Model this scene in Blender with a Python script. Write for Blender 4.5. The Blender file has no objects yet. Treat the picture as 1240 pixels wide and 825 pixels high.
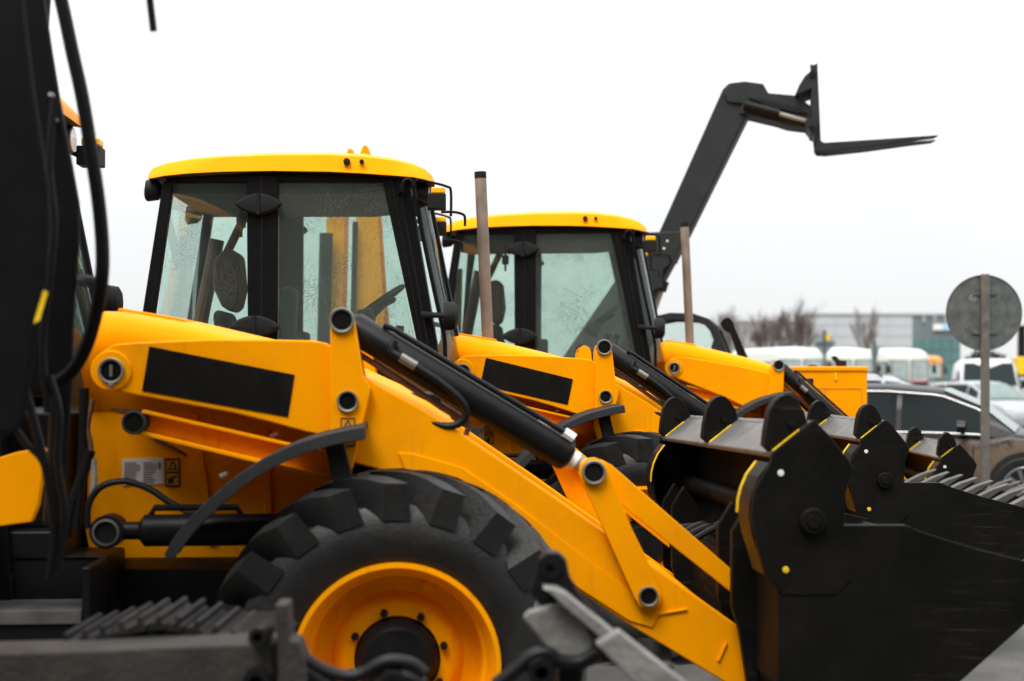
import bpy, math, random
from math import sin, cos, pi, radians as RD, atan2, hypot
from mathutils import Vector, Matrix
random.seed(7)
S = bpy.context.scene
COL = S.collection
# ------------------------------------------------------------------ camera, sky, sun, exposure
CAMZ, F, CX, HY = 1.70, 1722.2, 620.0, 452.0
cd = bpy.data.cameras.new('camera'); cam = bpy.data.objects.new('camera', cd); COL.objects.link(cam)
cam.location = (0, 0, CAMZ); cam.rotation_euler = (RD(90), 0, 0)
cd.lens = 50; cd.sensor_width = 36; cd.shift_y = (HY-412.5)/1240.0
cd.clip_start = 0.05; cd.clip_end = 3000
cd.dof.use_dof = True; cd.dof.focus_distance = 7.6; cd.dof.aperture_fstop = 1.8
S.camera = cam
S.render.resolution_x, S.render.resolution_y = 1024, 681
S.view_settings.view_transform = 'Standard'; S.view_settings.look = 'None'
S.view_settings.exposure = 0.92; S.view_settings.gamma = 1.0
SUN_EL, SUN_AZ = 58, 205          # overcast: only a hint of direction
wd = bpy.data.worlds.new('World'); S.world = wd; wd.use_nodes = True
wn = wd.node_tree.nodes; wl = wd.node_tree.links
for n in list(wn): wn.remove(n)
wo = wn.new('ShaderNodeOutputWorld'); bg = wn.new('ShaderNodeBackground'); bg.inputs['Strength'].default_value = 0.10
sky = wn.new('ShaderNodeTexSky'); sky.sky_type = 'NISHITA'; sky.sun_disc = False
sky.sun_elevation = RD(SUN_EL); sky.sun_rotation = RD(SUN_AZ); sky.dust_density = 4; sky.air_density = 1
tc = wn.new('ShaderNodeTexCoord'); sp = wn.new('ShaderNodeSeparateXYZ'); wl.new(tc.outputs['Generated'], sp.inputs[0])
pw_ = wn.new('ShaderNodeMath'); pw_.operation = 'POWER'; pw_.use_clamp = True; pw_.inputs[1].default_value = 1.35; wl.new(sp.outputs['Z'], pw_.inputs[0])
mr = wn.new('ShaderNodeMapRange'); wl.new(pw_.outputs[0], mr.inputs['Value'])       # overcast: brighter overhead than at the horizon
mr.inputs['From Min'].default_value = 0; mr.inputs['From Max'].default_value = 1
mr.inputs['To Min'].default_value = 5.1; mr.inputs['To Max'].default_value = 17.0
ns = wn.new('ShaderNodeTexNoise'); ns.inputs['Scale'].default_value = 2.2; ns.inputs['Detail'].default_value = 3
wl.new(tc.outputs['Generated'], ns.inputs['Vector'])
mr2 = wn.new('ShaderNodeMapRange'); wl.new(ns.outputs['Fac'], mr2.inputs['Value'])
mr2.inputs['From Min'].default_value = .3; mr2.inputs['From Max'].default_value = .7
mr2.inputs['To Min'].default_value = .94; mr2.inputs['To Max'].default_value = 1.04
mu = wn.new('ShaderNodeMath'); mu.operation = 'MULTIPLY'; wl.new(mr.outputs[0], mu.inputs[0]); wl.new(mr2.outputs[0], mu.inputs[1])
cl = wn.new('ShaderNodeVectorMath'); cl.operation = 'SCALE'; cl.inputs[0].default_value = (.985, 1.0, 1.01); wl.new(mu.outputs[0], cl.inputs['Scale'])
mx = wn.new('ShaderNodeMixRGB'); mx.inputs['Fac'].default_value = .94
wl.new(sky.outputs[0], mx.inputs[1]); wl.new(cl.outputs[0], mx.inputs[2])
wl.new(mx.outputs[0], bg.inputs['Color']); wl.new(bg.outputs[0], wo.inputs['Surface'])
sl = bpy.data.lights.new('sun', 'SUN'); sl.energy = 1.35; sl.angle = RD(25); sl.color = (1, .97, .92)
so = bpy.data.objects.new('sun', sl); COL.objects.link(so)
so.rotation_euler = (RD(90-SUN_EL), 0, RD(-25))

# ------------------------------------------------------------------ helpers
def W(px, py, Y): return Vector(((px-CX)/F*Y, Y, CAMZ+(HY-py)/F*Y))
class Frame:
    """a machine's own axes: x forward, y away from its near flank, z up"""
    def __init__(s, px, Y, deg, c=-.70):
        t = RD(deg); s.t = t; w = W(px, HY, Y)
        s.O = (w.x-(-sin(t)*c), w.y-cos(t)*c)
    def loc(s, px, py, c):
        dx, dz = (px-CX)/F, (HY-py)/F; st, ct = sin(s.t), cos(s.t)
        t = (c - st*s.O[0] + ct*s.O[1])/(-st*dx+ct)
        wx, wy = t*dx-s.O[0], t-s.O[1]
        return (ct*wx+st*wy, CAMZ+t*dz)
MATS = {}
def stint(n, c): ins(MATS[n].node_tree.nodes['Principled BSDF'], 'Specular Tint', (*c, 1))
def ins(b, n, v):
    if n in b.inputs: b.inputs[n].default_value = v
def mat(name, col, rough=.5, metal=0, var=.12, vscale=6, dirt=0, dirtcol=(.12,.09,.06), coat=0, bump=0, bscale=80, spec=.3, dscale=3.0):
    m = bpy.data.materials.new(name); m.use_nodes = True; MATS[name] = m
    nt = m.node_tree; N, L = nt.nodes, nt.links; b = N['Principled BSDF']
    ins(b, 'Roughness', rough); ins(b, 'Metallic', metal); ins(b, 'Coat Weight', coat); ins(b, 'Coat Roughness', .12); ins(b, 'Specular IOR Level', spec)
    t = N.new('ShaderNodeTexCoord'); n = N.new('ShaderNodeTexNoise'); n.inputs['Scale'].default_value = vscale; n.inputs['Detail'].default_value = 5
    L.new(t.outputs['Object'], n.inputs['Vector'])
    r = N.new('ShaderNodeMapRange'); L.new(n.outputs['Fac'], r.inputs['Value']); r.inputs['From Min'].default_value = .3; r.inputs['From Max'].default_value = .7
    r.inputs['To Min'].default_value = 1-var; r.inputs['To Max'].default_value = 1+var*.6
    c = N.new('ShaderNodeVectorMath'); c.operation = 'SCALE'; c.inputs[0].default_value = col; L.new(r.outputs[0], c.inputs['Scale'])
    out = c.outputs[0]
    if dirt:
        n2 = N.new('ShaderNodeTexNoise'); n2.inputs['Scale'].default_value = dscale; n2.inputs['Detail'].default_value = 8; n2.inputs['Roughness'].default_value = .7
        L.new(t.outputs['Object'], n2.inputs['Vector'])
        r2 = N.new('ShaderNodeMapRange'); L.new(n2.outputs['Fac'], r2.inputs['Value']); r2.inputs['From Min'].default_value = .48; r2.inputs['From Max'].default_value = .75
        r2.inputs['To Max'].default_value = dirt
        mm = N.new('ShaderNodeMixRGB'); L.new(r2.outputs[0], mm.inputs['Fac']); L.new(out, mm.inputs[1]); mm.inputs[2].default_value = (*dirtcol, 1); out = mm.outputs[0]
        r3 = N.new('ShaderNodeMapRange'); L.new(n2.outputs['Fac'], r3.inputs['Value']); r3.inputs['To Min'].default_value = rough*.85; r3.inputs['To Max'].default_value = min(1, rough*1.25)
        L.new(r3.outputs[0], b.inputs['Roughness'])
    L.new(out, b.inputs['Base Color'])
    if bump:
        n3 = N.new('ShaderNodeTexNoise'); n3.inputs['Scale'].default_value = bscale; n3.inputs['Detail'].default_value = 4; L.new(t.outputs['Object'], n3.inputs['Vector'])
        bp = N.new('ShaderNodeBump'); bp.inputs['Strength'].default_value = bump; bp.inputs['Distance'].default_value = .01
        L.new(n3.outputs['Fac'], bp.inputs['Height']); L.new(bp.outputs[0], b.inputs['Normal'])
    return m
def glass(name, tint, drops=0, film=.08, scale=70):
    m = bpy.data.materials.new(name); m.use_nodes = True; MATS[name] = m
    nt = m.node_tree; N, L = nt.nodes, nt.links; N.remove(N['Principled BSDF']); o = N['Material Output']
    tr = N.new('ShaderNodeBsdfTransparent'); tr.inputs[0].default_value = (*tint, 1)
    gl = N.new('ShaderNodeBsdfGlossy'); gl.inputs['Roughness'].default_value = .03; gl.inputs['Color'].default_value = (.9,.95,.95,1)
    lw = N.new('ShaderNodeFresnel'); lw.inputs['IOR'].default_value = 1.45
    mxs = N.new('ShaderNodeMixShader'); L.new(lw.outputs[0], mxs.inputs[0]); L.new(tr.outputs[0], mxs.inputs[1]); L.new(gl.outputs[0], mxs.inputs[2])
    tl = N.new('ShaderNodeBsdfTranslucent'); tl.inputs[0].default_value = (.75,.85,.80,1); di = N.new('ShaderNodeBsdfDiffuse'); di.inputs[0].default_value = (.7,.78,.74,1)
    ff = N.new('ShaderNodeMixShader'); ff.inputs[0].default_value = .5; L.new(tl.outputs[0], ff.inputs[1]); L.new(di.outputs[0], ff.inputs[2])
    fs = N.new('ShaderNodeMixShader'); fs.inputs[0].default_value = film; L.new(mxs.outputs[0], fs.inputs[1]); L.new(ff.outputs[0], fs.inputs[2])
    last = fs.outputs[0]
    if drops:
        t = N.new('ShaderNodeTexCoord'); v = N.new('ShaderNodeTexVoronoi'); v.inputs['Scale'].default_value = scale; v.inputs['Randomness'].default_value = 1
        L.new(t.outputs['Object'], v.inputs['Vector'])
        n = N.new('ShaderNodeTexNoise'); n.inputs['Scale'].default_value = 3.5; L.new(t.outputs['Object'], n.inputs['Vector'])
        th = N.new('ShaderNodeMapRange'); L.new(n.outputs['Fac'], th.inputs['Value']); th.inputs['From Min'].default_value = .40; th.inputs['From Max'].default_value = .62
        th.inputs['To Min'].default_value = .12; th.inputs['To Max'].default_value = .36
        lt = N.new('ShaderNodeMath'); lt.operation = 'LESS_THAN'; L.new(v.outputs['Distance'], lt.inputs[0]); L.new(th.outputs[0], lt.inputs[1])
        fm = N.new('ShaderNodeMath'); fm.operation = 'MULTIPLY'; fm.inputs[1].default_value = drops; L.new(lt.outputs[0], fm.inputs[0])
        df = N.new('ShaderNodeBsdfPrincipled'); df.inputs['Base Color'].default_value = (.12,.17,.15,1); df.inputs['Roughness'].default_value = .12
        m2 = N.new('ShaderNodeMixShader'); L.new(fm.outputs[0], m2.inputs[0]); L.new(last, m2.inputs[1]); L.new(df.outputs[0], m2.inputs[2]); last = m2.outputs[0]
    L.new(last, o.inputs['Surface'])
    return m
YEL = (.93, .33, .0012)
mat('yellow_paint', YEL, .42, 0, .05, 3, .30, (.50,.19,.012), 0, .03, 25, .12, 4)
mat('roof_yellow', (.93,.325,.0012), .42, 0, .04, 3, .05, (.6,.28,.02), 0, spec=.12)
def streaks(name, col, amt):
    nt = MATS[name].node_tree; N, L = nt.nodes, nt.links; b = N['Principled BSDF']; src = b.inputs['Base Color'].links[0].from_socket
    t = N.new('ShaderNodeTexCoord'); mp = N.new('ShaderNodeMapping'); mp.inputs['Scale'].default_value = (26, 26, 2.2); L.new(t.outputs['Object'], mp.inputs[0])
    n = N.new('ShaderNodeTexNoise'); n.inputs['Scale'].default_value = 1; n.inputs['Detail'].default_value = 6; L.new(mp.outputs[0], n.inputs['Vector'])
    n2 = N.new('ShaderNodeTexNoise'); n2.inputs['Scale'].default_value = 2.3; n2.inputs['Detail'].default_value = 3; L.new(t.outputs['Object'], n2.inputs['Vector'])
    r = N.new('ShaderNodeMapRange'); L.new(n.outputs['Fac'], r.inputs['Value']); r.inputs['From Min'].default_value = .56; r.inputs['From Max'].default_value = .78
    r2 = N.new('ShaderNodeMapRange'); L.new(n2.outputs['Fac'], r2.inputs['Value']); r2.inputs['From Min'].default_value = .45; r2.inputs['From Max'].default_value = .65; r2.inputs['To Max'].default_value = amt
    m_ = N.new('ShaderNodeMath'); m_.operation = 'MULTIPLY'; L.new(r.outputs[0], m_.inputs[0]); L.new(r2.outputs[0], m_.inputs[1])
    mm = N.new('ShaderNodeMixRGB'); L.new(m_.outputs[0], mm.inputs['Fac']); L.new(src, mm.inputs[1]); mm.inputs[2].default_value = (*col, 1); L.new(mm.outputs[0], b.inputs['Base Color'])
streaks('yellow_paint', (.25,.10,.02), .6)
stint('yellow_paint', (1,.55,.08)); stint('roof_yellow', (1,.6,.08))
mat('black_paint', (.007,.007,.0075), .40, 0, .3, 5, .35, (.022,.019,.016), 0, spec=.15)
mat('bucket_black', (.0058,.0056,.0050), .5, 0, .35, 4, .5, (.016,.014,.011), 0, .15, 60, .08)
mat('plate_steel', (.14,.135,.125), .38, .25, .3, 8, .6, (.07,.055,.045), 0, .1, 40)
mat('black_plastic', (.012,.012,.0125), .55, 0, .15, 9, .2, (.03,.027,.024), 0, .2, 220, .15)
mat('cab_black', (.0055,.0055,.006), .42, 0, .15, 9, .25, (.014,.013,.012), spec=.10)
mat('rubber', (.0075,.0072,.007), .52, 0, .3, 7, .6, (.030,.027,.024), 0, .22, 70, .5, 6)
mat('clod', (.010,.0095,.009), .6, 0, .5, 9, .7, (.026,.022,.019), 0, .6, 60, .25, 9)
mat('hose_rubber', (.007,.007,.0075), .45, 0, .1, spec=.2)
mat('guard_plastic', (.026,.027,.028), .62, 0, .15, 10, .4, (.05,.046,.042), 0, .3, 150, .2)
mat('steel', (.62,.60,.56), .3, .9, .15, 20)
mat('worn_steel', (.34,.33,.30), .55, .45, .3, 9, .6, (.14,.11,.08), 0, .3, 60)
mat('beam_steel', (.036,.031,.027), .65, .1, .4, 9, .85, (.04,.032,.026), 0, .5, 50, .3, 5)
mat('muddy_steel', (.20,.195,.18), .6, .15, .35, 9, .85, (.075,.058,.046), 0, .5, 50, .3, 5)
mat('tooth_steel', (.10,.095,.085), .5, .3, .3, 9, .6, (.05,.04,.03))
mat('step_steel', (.10,.097,.09), .6, .2, .3, 9, .7, (.04,.033,.027))
mat('zinc', (.27,.26,.22), .4, .6, .2)
mat('exhaust', (.235,.185,.145), .5, .35, .25, 10, .5, (.25,.17,.12), 0, .1, 60)
mat('exhaust_in', (.01,.01,.01), .9)
mat('decal_black', (.007,.0065,.006), .45, 0, .3, 9, .6, (.024,.021,.018), spec=.12)
mat('sticker_white', (.55,.54,.50), .5, 0, .05)
mat('print_grey', (.16,.16,.15), .6, 0, .1)
mat('warn_orange', (.62,.26,.01), .5, 0, .05)
mat('print_black', (.015,.014,.012), .6, 0, .1)
mat('mark_yellow', (.80,.52,.01), .5, 0, .2, 30)
mat('mark_white', (.75,.74,.70), .5, 0, .05)
mat('seat_fabric', (.055,.05,.045), .9, 0, .3, 30)
mat('plastic_wrap', (.35,.36,.30), .25, 0, .3, 14)
mat('interior', (.07,.082,.075), .7, 0, .2, spec=.15)
mat('lamp_glass', (.75,.78,.78), .12, 0, .05)
mat('amber', (.9,.45,.01), .25, 0, .05)
mat('mirror', (.7,.72,.73), .06, 1, 0)
mat('brown_trim', (.12,.062,.034), .6, 0, .3, 20, .4, (.12,.08,.05))
mat('boom_grey', (.020,.024,.025), .5, 0, .15, 5, .3, (.035,.036,.036), spec=.2)
mat('asphalt', (.075,.072,.067), .75, 0, .4, 1.1, .75, (.16,.148,.13), 0, .5, 35, .5, .55)
mat('car_dark', (.010,.010,.012), .35, .0, .1, 3, .4, (.04,.034,.03), .08, spec=.2)
mat('car_mud', (.24,.175,.125), .75, 0, .2, 5)
mat('car_grey', (.20,.21,.23), .3, .5, .08, 3, .2, (.2,.18,.16), .4)
mat('car_silver', (.32,.335,.35), .4, .3, .06, 3, .2, (.4,.38,.35), .4)
mat('car_blue', (.09,.10,.13), .3, .3, .08, 3, .2, (.2,.18,.16), .4)
mat('car_red', (.22,.02,.025), .35, .1, .08, 3, .3, (.2,.15,.13), .4)
mat('van_white', (.56,.57,.56), .4, 0, .05, 3, .2, (.4,.37,.33), .2)
mat('bus_white', (.58,.60,.54), .42, 0, .05, 3, .2, (.45,.42,.36), .2)
mat('bus_orange', (.62,.24,.05), .45, 0, .06, 3, .25, (.4,.25,.15), .2)
mat('bus_red', (.35,.07,.03), .5, 0, .1)
mat('chrome', (.80,.80,.78), .18, .9, .02)
mat('auto_glass', (.008,.014,.014), .1, 0, .05, 3, .1, (.03,.03,.028), spec=.10)
mat('pale_glass', (.34,.40,.39), .1, 0, .2, 3)
mat('clear_screen', (.13,.18,.165), .15, 0, .25, 3)
mat('cladding', (.46,.475,.485), .5, .1, .05, .3)
mat('cladding_line', (.30,.31,.32), .6, 0, .1)
mat('cladding_old', (.40,.385,.38), .7, 0, .1, .2)
mat('facade_dark', (.16,.20,.20), .3, .1, .15, .3)
mat('facade_teal', (.10,.20,.19), .15, .1, .2, .2)
mat('sign_blue', (.30,.55,.75), .4)
mat('sign_back', (.115,.125,.118), .55, .35, .3, 12, .5, (.17,.16,.14), 0, .15, 90)
mat('post_galv', (.145,.135,.115), .6, .3, .3, 14, .6, (.2,.17,.14), 0, .3, 60)
mat('sign_far', (.25,.29,.30), .5, .2, .1)
mat('bark', (.11,.083,.07), .9, 0, .3, 2)
mat('bark_pale', (.17,.145,.125), .9, 0, .3, 2)
mat('hedge', (.06,.048,.038), .95, 0, .4, 3)
def scratches(name, col, amt):
    nt = MATS[name].node_tree; N, L = nt.nodes, nt.links; b = N['Principled BSDF']; src = b.inputs['Base Color'].links[0].from_socket
    t = N.new('ShaderNodeTexCoord'); mp = N.new('ShaderNodeMapping'); mp.inputs['Rotation'].default_value = (0, RD(38), 0); mp.inputs['Scale'].default_value = (3, 3, 60); L.new(t.outputs['Object'], mp.inputs[0])
    n = N.new('ShaderNodeTexNoise'); n.inputs['Scale'].default_value = 1.6; n.inputs['Detail'].default_value = 5; L.new(mp.outputs[0], n.inputs['Vector'])
    n2 = N.new('ShaderNodeTexNoise'); n2.inputs['Scale'].default_value = 2.0; n2.inputs['Detail'].default_value = 6; L.new(t.outputs['Object'], n2.inputs['Vector'])
    r = N.new('ShaderNodeMapRange'); L.new(n.outputs['Fac'], r.inputs['Value']); r.inputs['From Min'].default_value = .60; r.inputs['From Max'].default_value = .70
    r2 = N.new('ShaderNodeMapRange'); L.new(n2.outputs['Fac'], r2.inputs['Value']); r2.inputs['From Min'].default_value = .48; r2.inputs['From Max'].default_value = .66; r2.inputs['To Max'].default_value = amt
    m_ = N.new('ShaderNodeMath'); m_.operation = 'MULTIPLY'; L.new(r.outputs[0], m_.inputs[0]); L.new(r2.outputs[0], m_.inputs[1])
    mm = N.new('ShaderNodeMixRGB'); L.new(m_.outputs[0], mm.inputs['Fac']); L.new(src, mm.inputs[1]); mm.inputs[2].default_value = (*col, 1); L.new(mm.outputs[0], b.inputs['Base Color'])
scratches('bucket_black', (.06,.05,.042), .55); scratches('black_paint', (.035,.03,.027), .4)
glass('cab_glass', (.885,.96,.93), .30, .03, 90)
glass('cab_glass_wet', (.875,.955,.92), .5, .07, 78)
for nm in ('muddy_steel',): pass

class MB:
    def __init__(s): s.v, s.f, s.m, s.sm, s.xf = [], [], [], [], None
    def add(s, vs, fs, m=0, smooth=False):
        b = len(s.v); s.v += [tuple(p) for p in vs]
        for f in fs: s.f.append([b+i for i in f]); s.m.append(m); s.sm.append(smooth)
        return s
    def prism(s, prof, y0, y1, m=0, smooth=False):
        n = len(prof); vs = [(x, y0, z) for x, z in prof]+[(x, y1, z) for x, z in prof]
        s.add(vs, [list(range(n)), list(range(2*n-1, n-1, -1))]+[[i, i+n, (i+1) % n+n, (i+1) % n] for i in range(n)], m, smooth); return s
    def box(s, a, b, m=0):
        (x0,y0,z0),(x1,y1,z1) = a, b
        return s.prism([(x0,z0),(x1,z0),(x1,z1),(x0,z1)], y0, y1, m)
    def quadstrip(s, rows, m=0, smooth=True, closeu=False):
        nr, nc = len(rows), len(rows[0]); vs = [p for r in rows for p in r]; fs = []
        for i in range(nr-1):
            for j in range(nc if closeu else nc-1):
                k = (j+1) % nc; fs.append([i*nc+j, i*nc+k, (i+1)*nc+k, (i+1)*nc+j])
        return s.add(vs, fs, m, smooth)
    def tube(s, pts, r, n=10, m=0, caps=True, smooth=True):
        P = [Vector(p) for p in pts]; rr = r if isinstance(r, (list, tuple)) else [r]*len(P)
        rows = []; up = None
        for i, p in enumerate(P):
            d = (P[min(i+1, len(P)-1)]-P[max(i-1, 0)]).normalized()
            if up is None: up = d.orthogonal().normalized()
            up = (up - d*up.dot(d)); up = up.normalized() if up.length > 1e-6 else d.orthogonal().normalized()
            w = d.cross(up); rows.append([tuple(p+(up*cos(2*pi*k/n)+w*sin(2*pi*k/n))*rr[i]) for k in range(n)])
        s.quadstrip(rows, m, smooth, True)
        if caps: s.add(rows[0], [list(range(n-1, -1, -1))], m); s.add(rows[-1], [list(range(n))], m)
        return s
    def cyl_y(s, x, z, y0, y1, r, n=24, m=0, m2=None):
        return s.lathe(x, z, [(0, y0), (r, y0), (r, y1), (0, y1)], n, m)
    def lathe(s, x, z, prof, n=32, m=0, smooth=True):
        rows = []
        for k in range(n):
            a = 2*pi*k/n; rows.append([(x+r*cos(a), y, z+r*sin(a)) for r, y in prof])
        rows.append(rows[0]); return s.quadstrip(rows, m, smooth)
    def build(s, name, mats, parent=None, bevel=0, seg=2, sharp=35, loc=None):
        me = bpy.data.meshes.new(name); vs = [s.xf(p) for p in s.v] if s.xf else s.v
        me.from_pydata(vs, [], s.f)
        mats = [mats] if isinstance(mats, str) else mats
        for m in mats: me.materials.append(MATS[m])
        me.polygons.foreach_set('material_index', s.m)
        me.polygons.foreach_set('use_smooth', [True]*len(s.f))
        import bmesh
        bm = bmesh.new(); bm.from_mesh(me); bmesh.ops.remove_doubles(bm, verts=bm.verts, dist=1e-5)
        bmesh.ops.recalc_face_normals(bm, faces=bm.faces); bm.to_mesh(me); bm.free()
        me.set_sharp_from_angle(angle=RD(sharp)); me.update()
        o = bpy.data.objects.new(name, me); COL.objects.link(o)
        if parent: o.parent = parent
        if bevel:
            b = o.modifiers.new('bevel', 'BEVEL'); b.width = bevel; b.segments = seg; b.limit_method = 'ANGLE'; b.angle_limit = RD(38); b.harden_normals = True
        return o
def tag(o, label, cat=None, group=None, kind=None):
    if label: o['label'] = label
    if cat: o['category'] = cat
    if group: o['group'] = group
    if kind: o['kind'] = kind
    return o
def empty(name, loc, rz=0):
    o = bpy.data.objects.new(name, None); COL.objects.link(o); o.location = loc; o.rotation_euler = (0, 0, rz); o.empty_display_size = .2; return o
def smooth_path(pts, n=8):
    P = [Vector(p) for p in pts]; out = []
    for i in range(len(P)-1):
        p0, p1, p2, p3 = P[max(i-1, 0)], P[i], P[i+1], P[min(i+2, len(P)-1)]
        for k in range(n):
            t = k/n; out.append(.5*((2*p1)+(p2-p0)*t+(2*p0-5*p1+4*p2-p3)*t*t+(3*p1-p0-3*p2+p3)*t**3))
    out.append(P[-1]); return out

# ------------------------------------------------------------------ ground
g = MB()
NX, NY = 60, 60
rows = []
for i in range(NX+1):
    r = []
    for j in range(NY+1):
        u, v = i/NX*2-1, j/NY*2-1
        x, y = 900*u*abs(u)**1.5, 900*v*abs(v)**1.5
        r.append((x, y, .02*sin(x*.13+1)*cos(y*.11) if hypot(x, y) > 30 else 0))
    rows.append(r)
g.quadstrip(rows, 0, True)
tag(g.build('ground', 'asphalt'), 'grey gritty asphalt yard under the machines', kind='structure')

# ------------------------------------------------------------------ backhoe loader
FA = Frame(135, 5.25, 3.4); FB = Frame(560, 8.61, 2.5); FC = Frame(816, 11.97, -3.0)
def A(px, py, c=-.70): return FA.loc(px, py, c)
def AL(pts, c=-.70): return [A(x, y, c) for x, y in pts]
def B(px, py, c=-.75): return FB.loc(px, py, c)
def BL(pts, c=-.75): return [B(x, y, c) for x, y in pts]
PIN = A(135, 449)

def pin_obj(root, x, z, yn, r, xf=None, far=None, ring=.72, nub=False):
    for sgn in ((1, -1) if far is None else (1,)):
        m = MB(); m.xf = xf; y0 = yn*sgn; y1 = (yn-.012)*sgn
        m.lathe(x, z, [(r, y0+.02*sgn), (r, y1), (r*.93, y1-.004*sgn), (r*ring, y1-.002*sgn), (r*ring, y0)], 28, 0)
        m.lathe(x, z, [(r*ring, y0-.002*sgn), (0, y0-.003*sgn)], 28, 1)
        if nub and sgn == 1: m.box((x-.004, y1-.006, z-.018), (x+.004, y1+.01, z+.018), 0)
        m.build('pivot_pin', ['zinc', 'decal_black'], root)

def make_wheel(root, x, z, side, R, rim, lugs, hw):
    """side -1 = near flank; the outer face of the tyre lies at y = side*1.10"""
    yc = side*(1.10-hw)
    k = R/.676
    t = MB()
    prof = [(rim*.985, -hw*.72), (rim*1.06, -hw*.80), (.43*k, -hw*.94), (.48*k, -hw*.96), (.535*k, -hw*.90), (.565*k, -hw*.80), (.585*k, -hw*.4), (.59*k, 0),
            (.585*k, hw*.4), (.565*k, hw*.80), (.535*k, hw*.90), (.48*k, hw*.96), (.43*k, hw*.94), (rim*1.06, hw*.80), (rim*.985, hw*.72)]
    t.lathe(x, z, [(r, yc+y) for r, y in prof], 72, 0)
    t.lathe(x, z, [(rim*1.10, yc+side*hw*.815), (rim*1.12, yc+side*hw*.845), (rim*1.15, yc+side*hw*.86)], 64, 0)
    for sd in (-1, 1):
        for i in range(lugs):
            a0 = 2*pi*(i+(.5 if sd > 0 else 0))/lugs + random.uniform(-.006, .006)
            secs = []
            for q in range(6):
                tt = q/5
                y = sd*(hw*1.02*(1-tt)-hw*.04*tt); ang = a0+.42*tt**.85
                wd = (.095-.03*tt)*k*.9
                rt = (.655+.021*min(1, tt*2.2))*k; rb = .565*k
                dth = wd/R/2; db = dth*1.45
                secs.append([(rb, ang-db, y), (rt, ang-dth, y), (rt, ang+dth, y), (rb, ang+db, y)])
            # shoulder end slopes inwards down the sidewall
            secs[0] = [(.515*k, secs[0][0][1], sd*hw*.96), (.645*k, secs[0][1][1], sd*hw*1.05), (.645*k, secs[0][2][1], sd*hw*1.05), (.515*k, secs[0][3][1], sd*hw*.96)]
            rws = [[(x+r*cos(a), yc+y, z+r*sin(a)) for r, a, y in sec] for sec in secs]
            t.quadstrip(rws, 0, False); t.add(rws[0], [[0,1,2,3]]); t.add(rws[-1], [[3,2,1,0]])
    wheel = t.build('wheel', 'rubber', root, sharp=28)
    wheel['label'] = 'black lugged tractor tyre on a yellow rim'
    o = side
    r_ = MB(); yo = yc+o*hw*.80
    P = [(rim*.97, yo-o*.03), (rim*1.035, yo-o*.005), (rim*1.035, yo+o*.012), (rim*.985, yo+o*.014), (rim*.955, yo-o*.02), (rim*.915, yo-o*.055), (rim*.905, yo-o*.085), (rim*.865, yo-o*.095), (rim*.845, yo-o*.16), (rim*.80, yo-o*.185), (rim*.755, yo-o*.190),
         (rim*.68, yo-o*.185), (rim*.60, yo-o*.150), (rim*.54, yo-o*.140), (rim*.44, yo-o*.140), (rim*.435, yo-o*.18)]
    r_.lathe(x, z, P, 72, 0); r_.build('rim', 'yellow_paint', wheel)
    h = MB(); h.lathe(x, z, [(rim*.44, yo-o*.18), (rim*.425, yo-o*.15), (rim*.40, yo-o*.10), (rim*.33, yo-o*.075), (0, yo-o*.065)], 40, 0)
    h.build('hub', 'black_paint', wheel)
    for i in range(8):
        a = 2*pi*i/8+.28; b = MB(); bx, bz = x+rim*.49*cos(a), z+rim*.49*sin(a)
        b.lathe(bx, bz, [(.015, yo-o*.141), (.015, yo-o*.120), (.009, yo-o*.119), (.009, yo-o*.105), (0, yo-o*.105)], 6, 0, False); b.build('wheel_nut', 'black_paint', wheel)
    v = MB(); a = RD(67); vx, vz = x+rim*.80*cos(a), z+rim*.80*sin(a)
    v.box((vx-.022, min(yo-o*.19, yo-o*.14), vz-.016), (vx+.022, max(yo-o*.19, yo-o*.14), vz+.018)); v.build('valve_guard', 'yellow_paint', wheel, .004)

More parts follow.
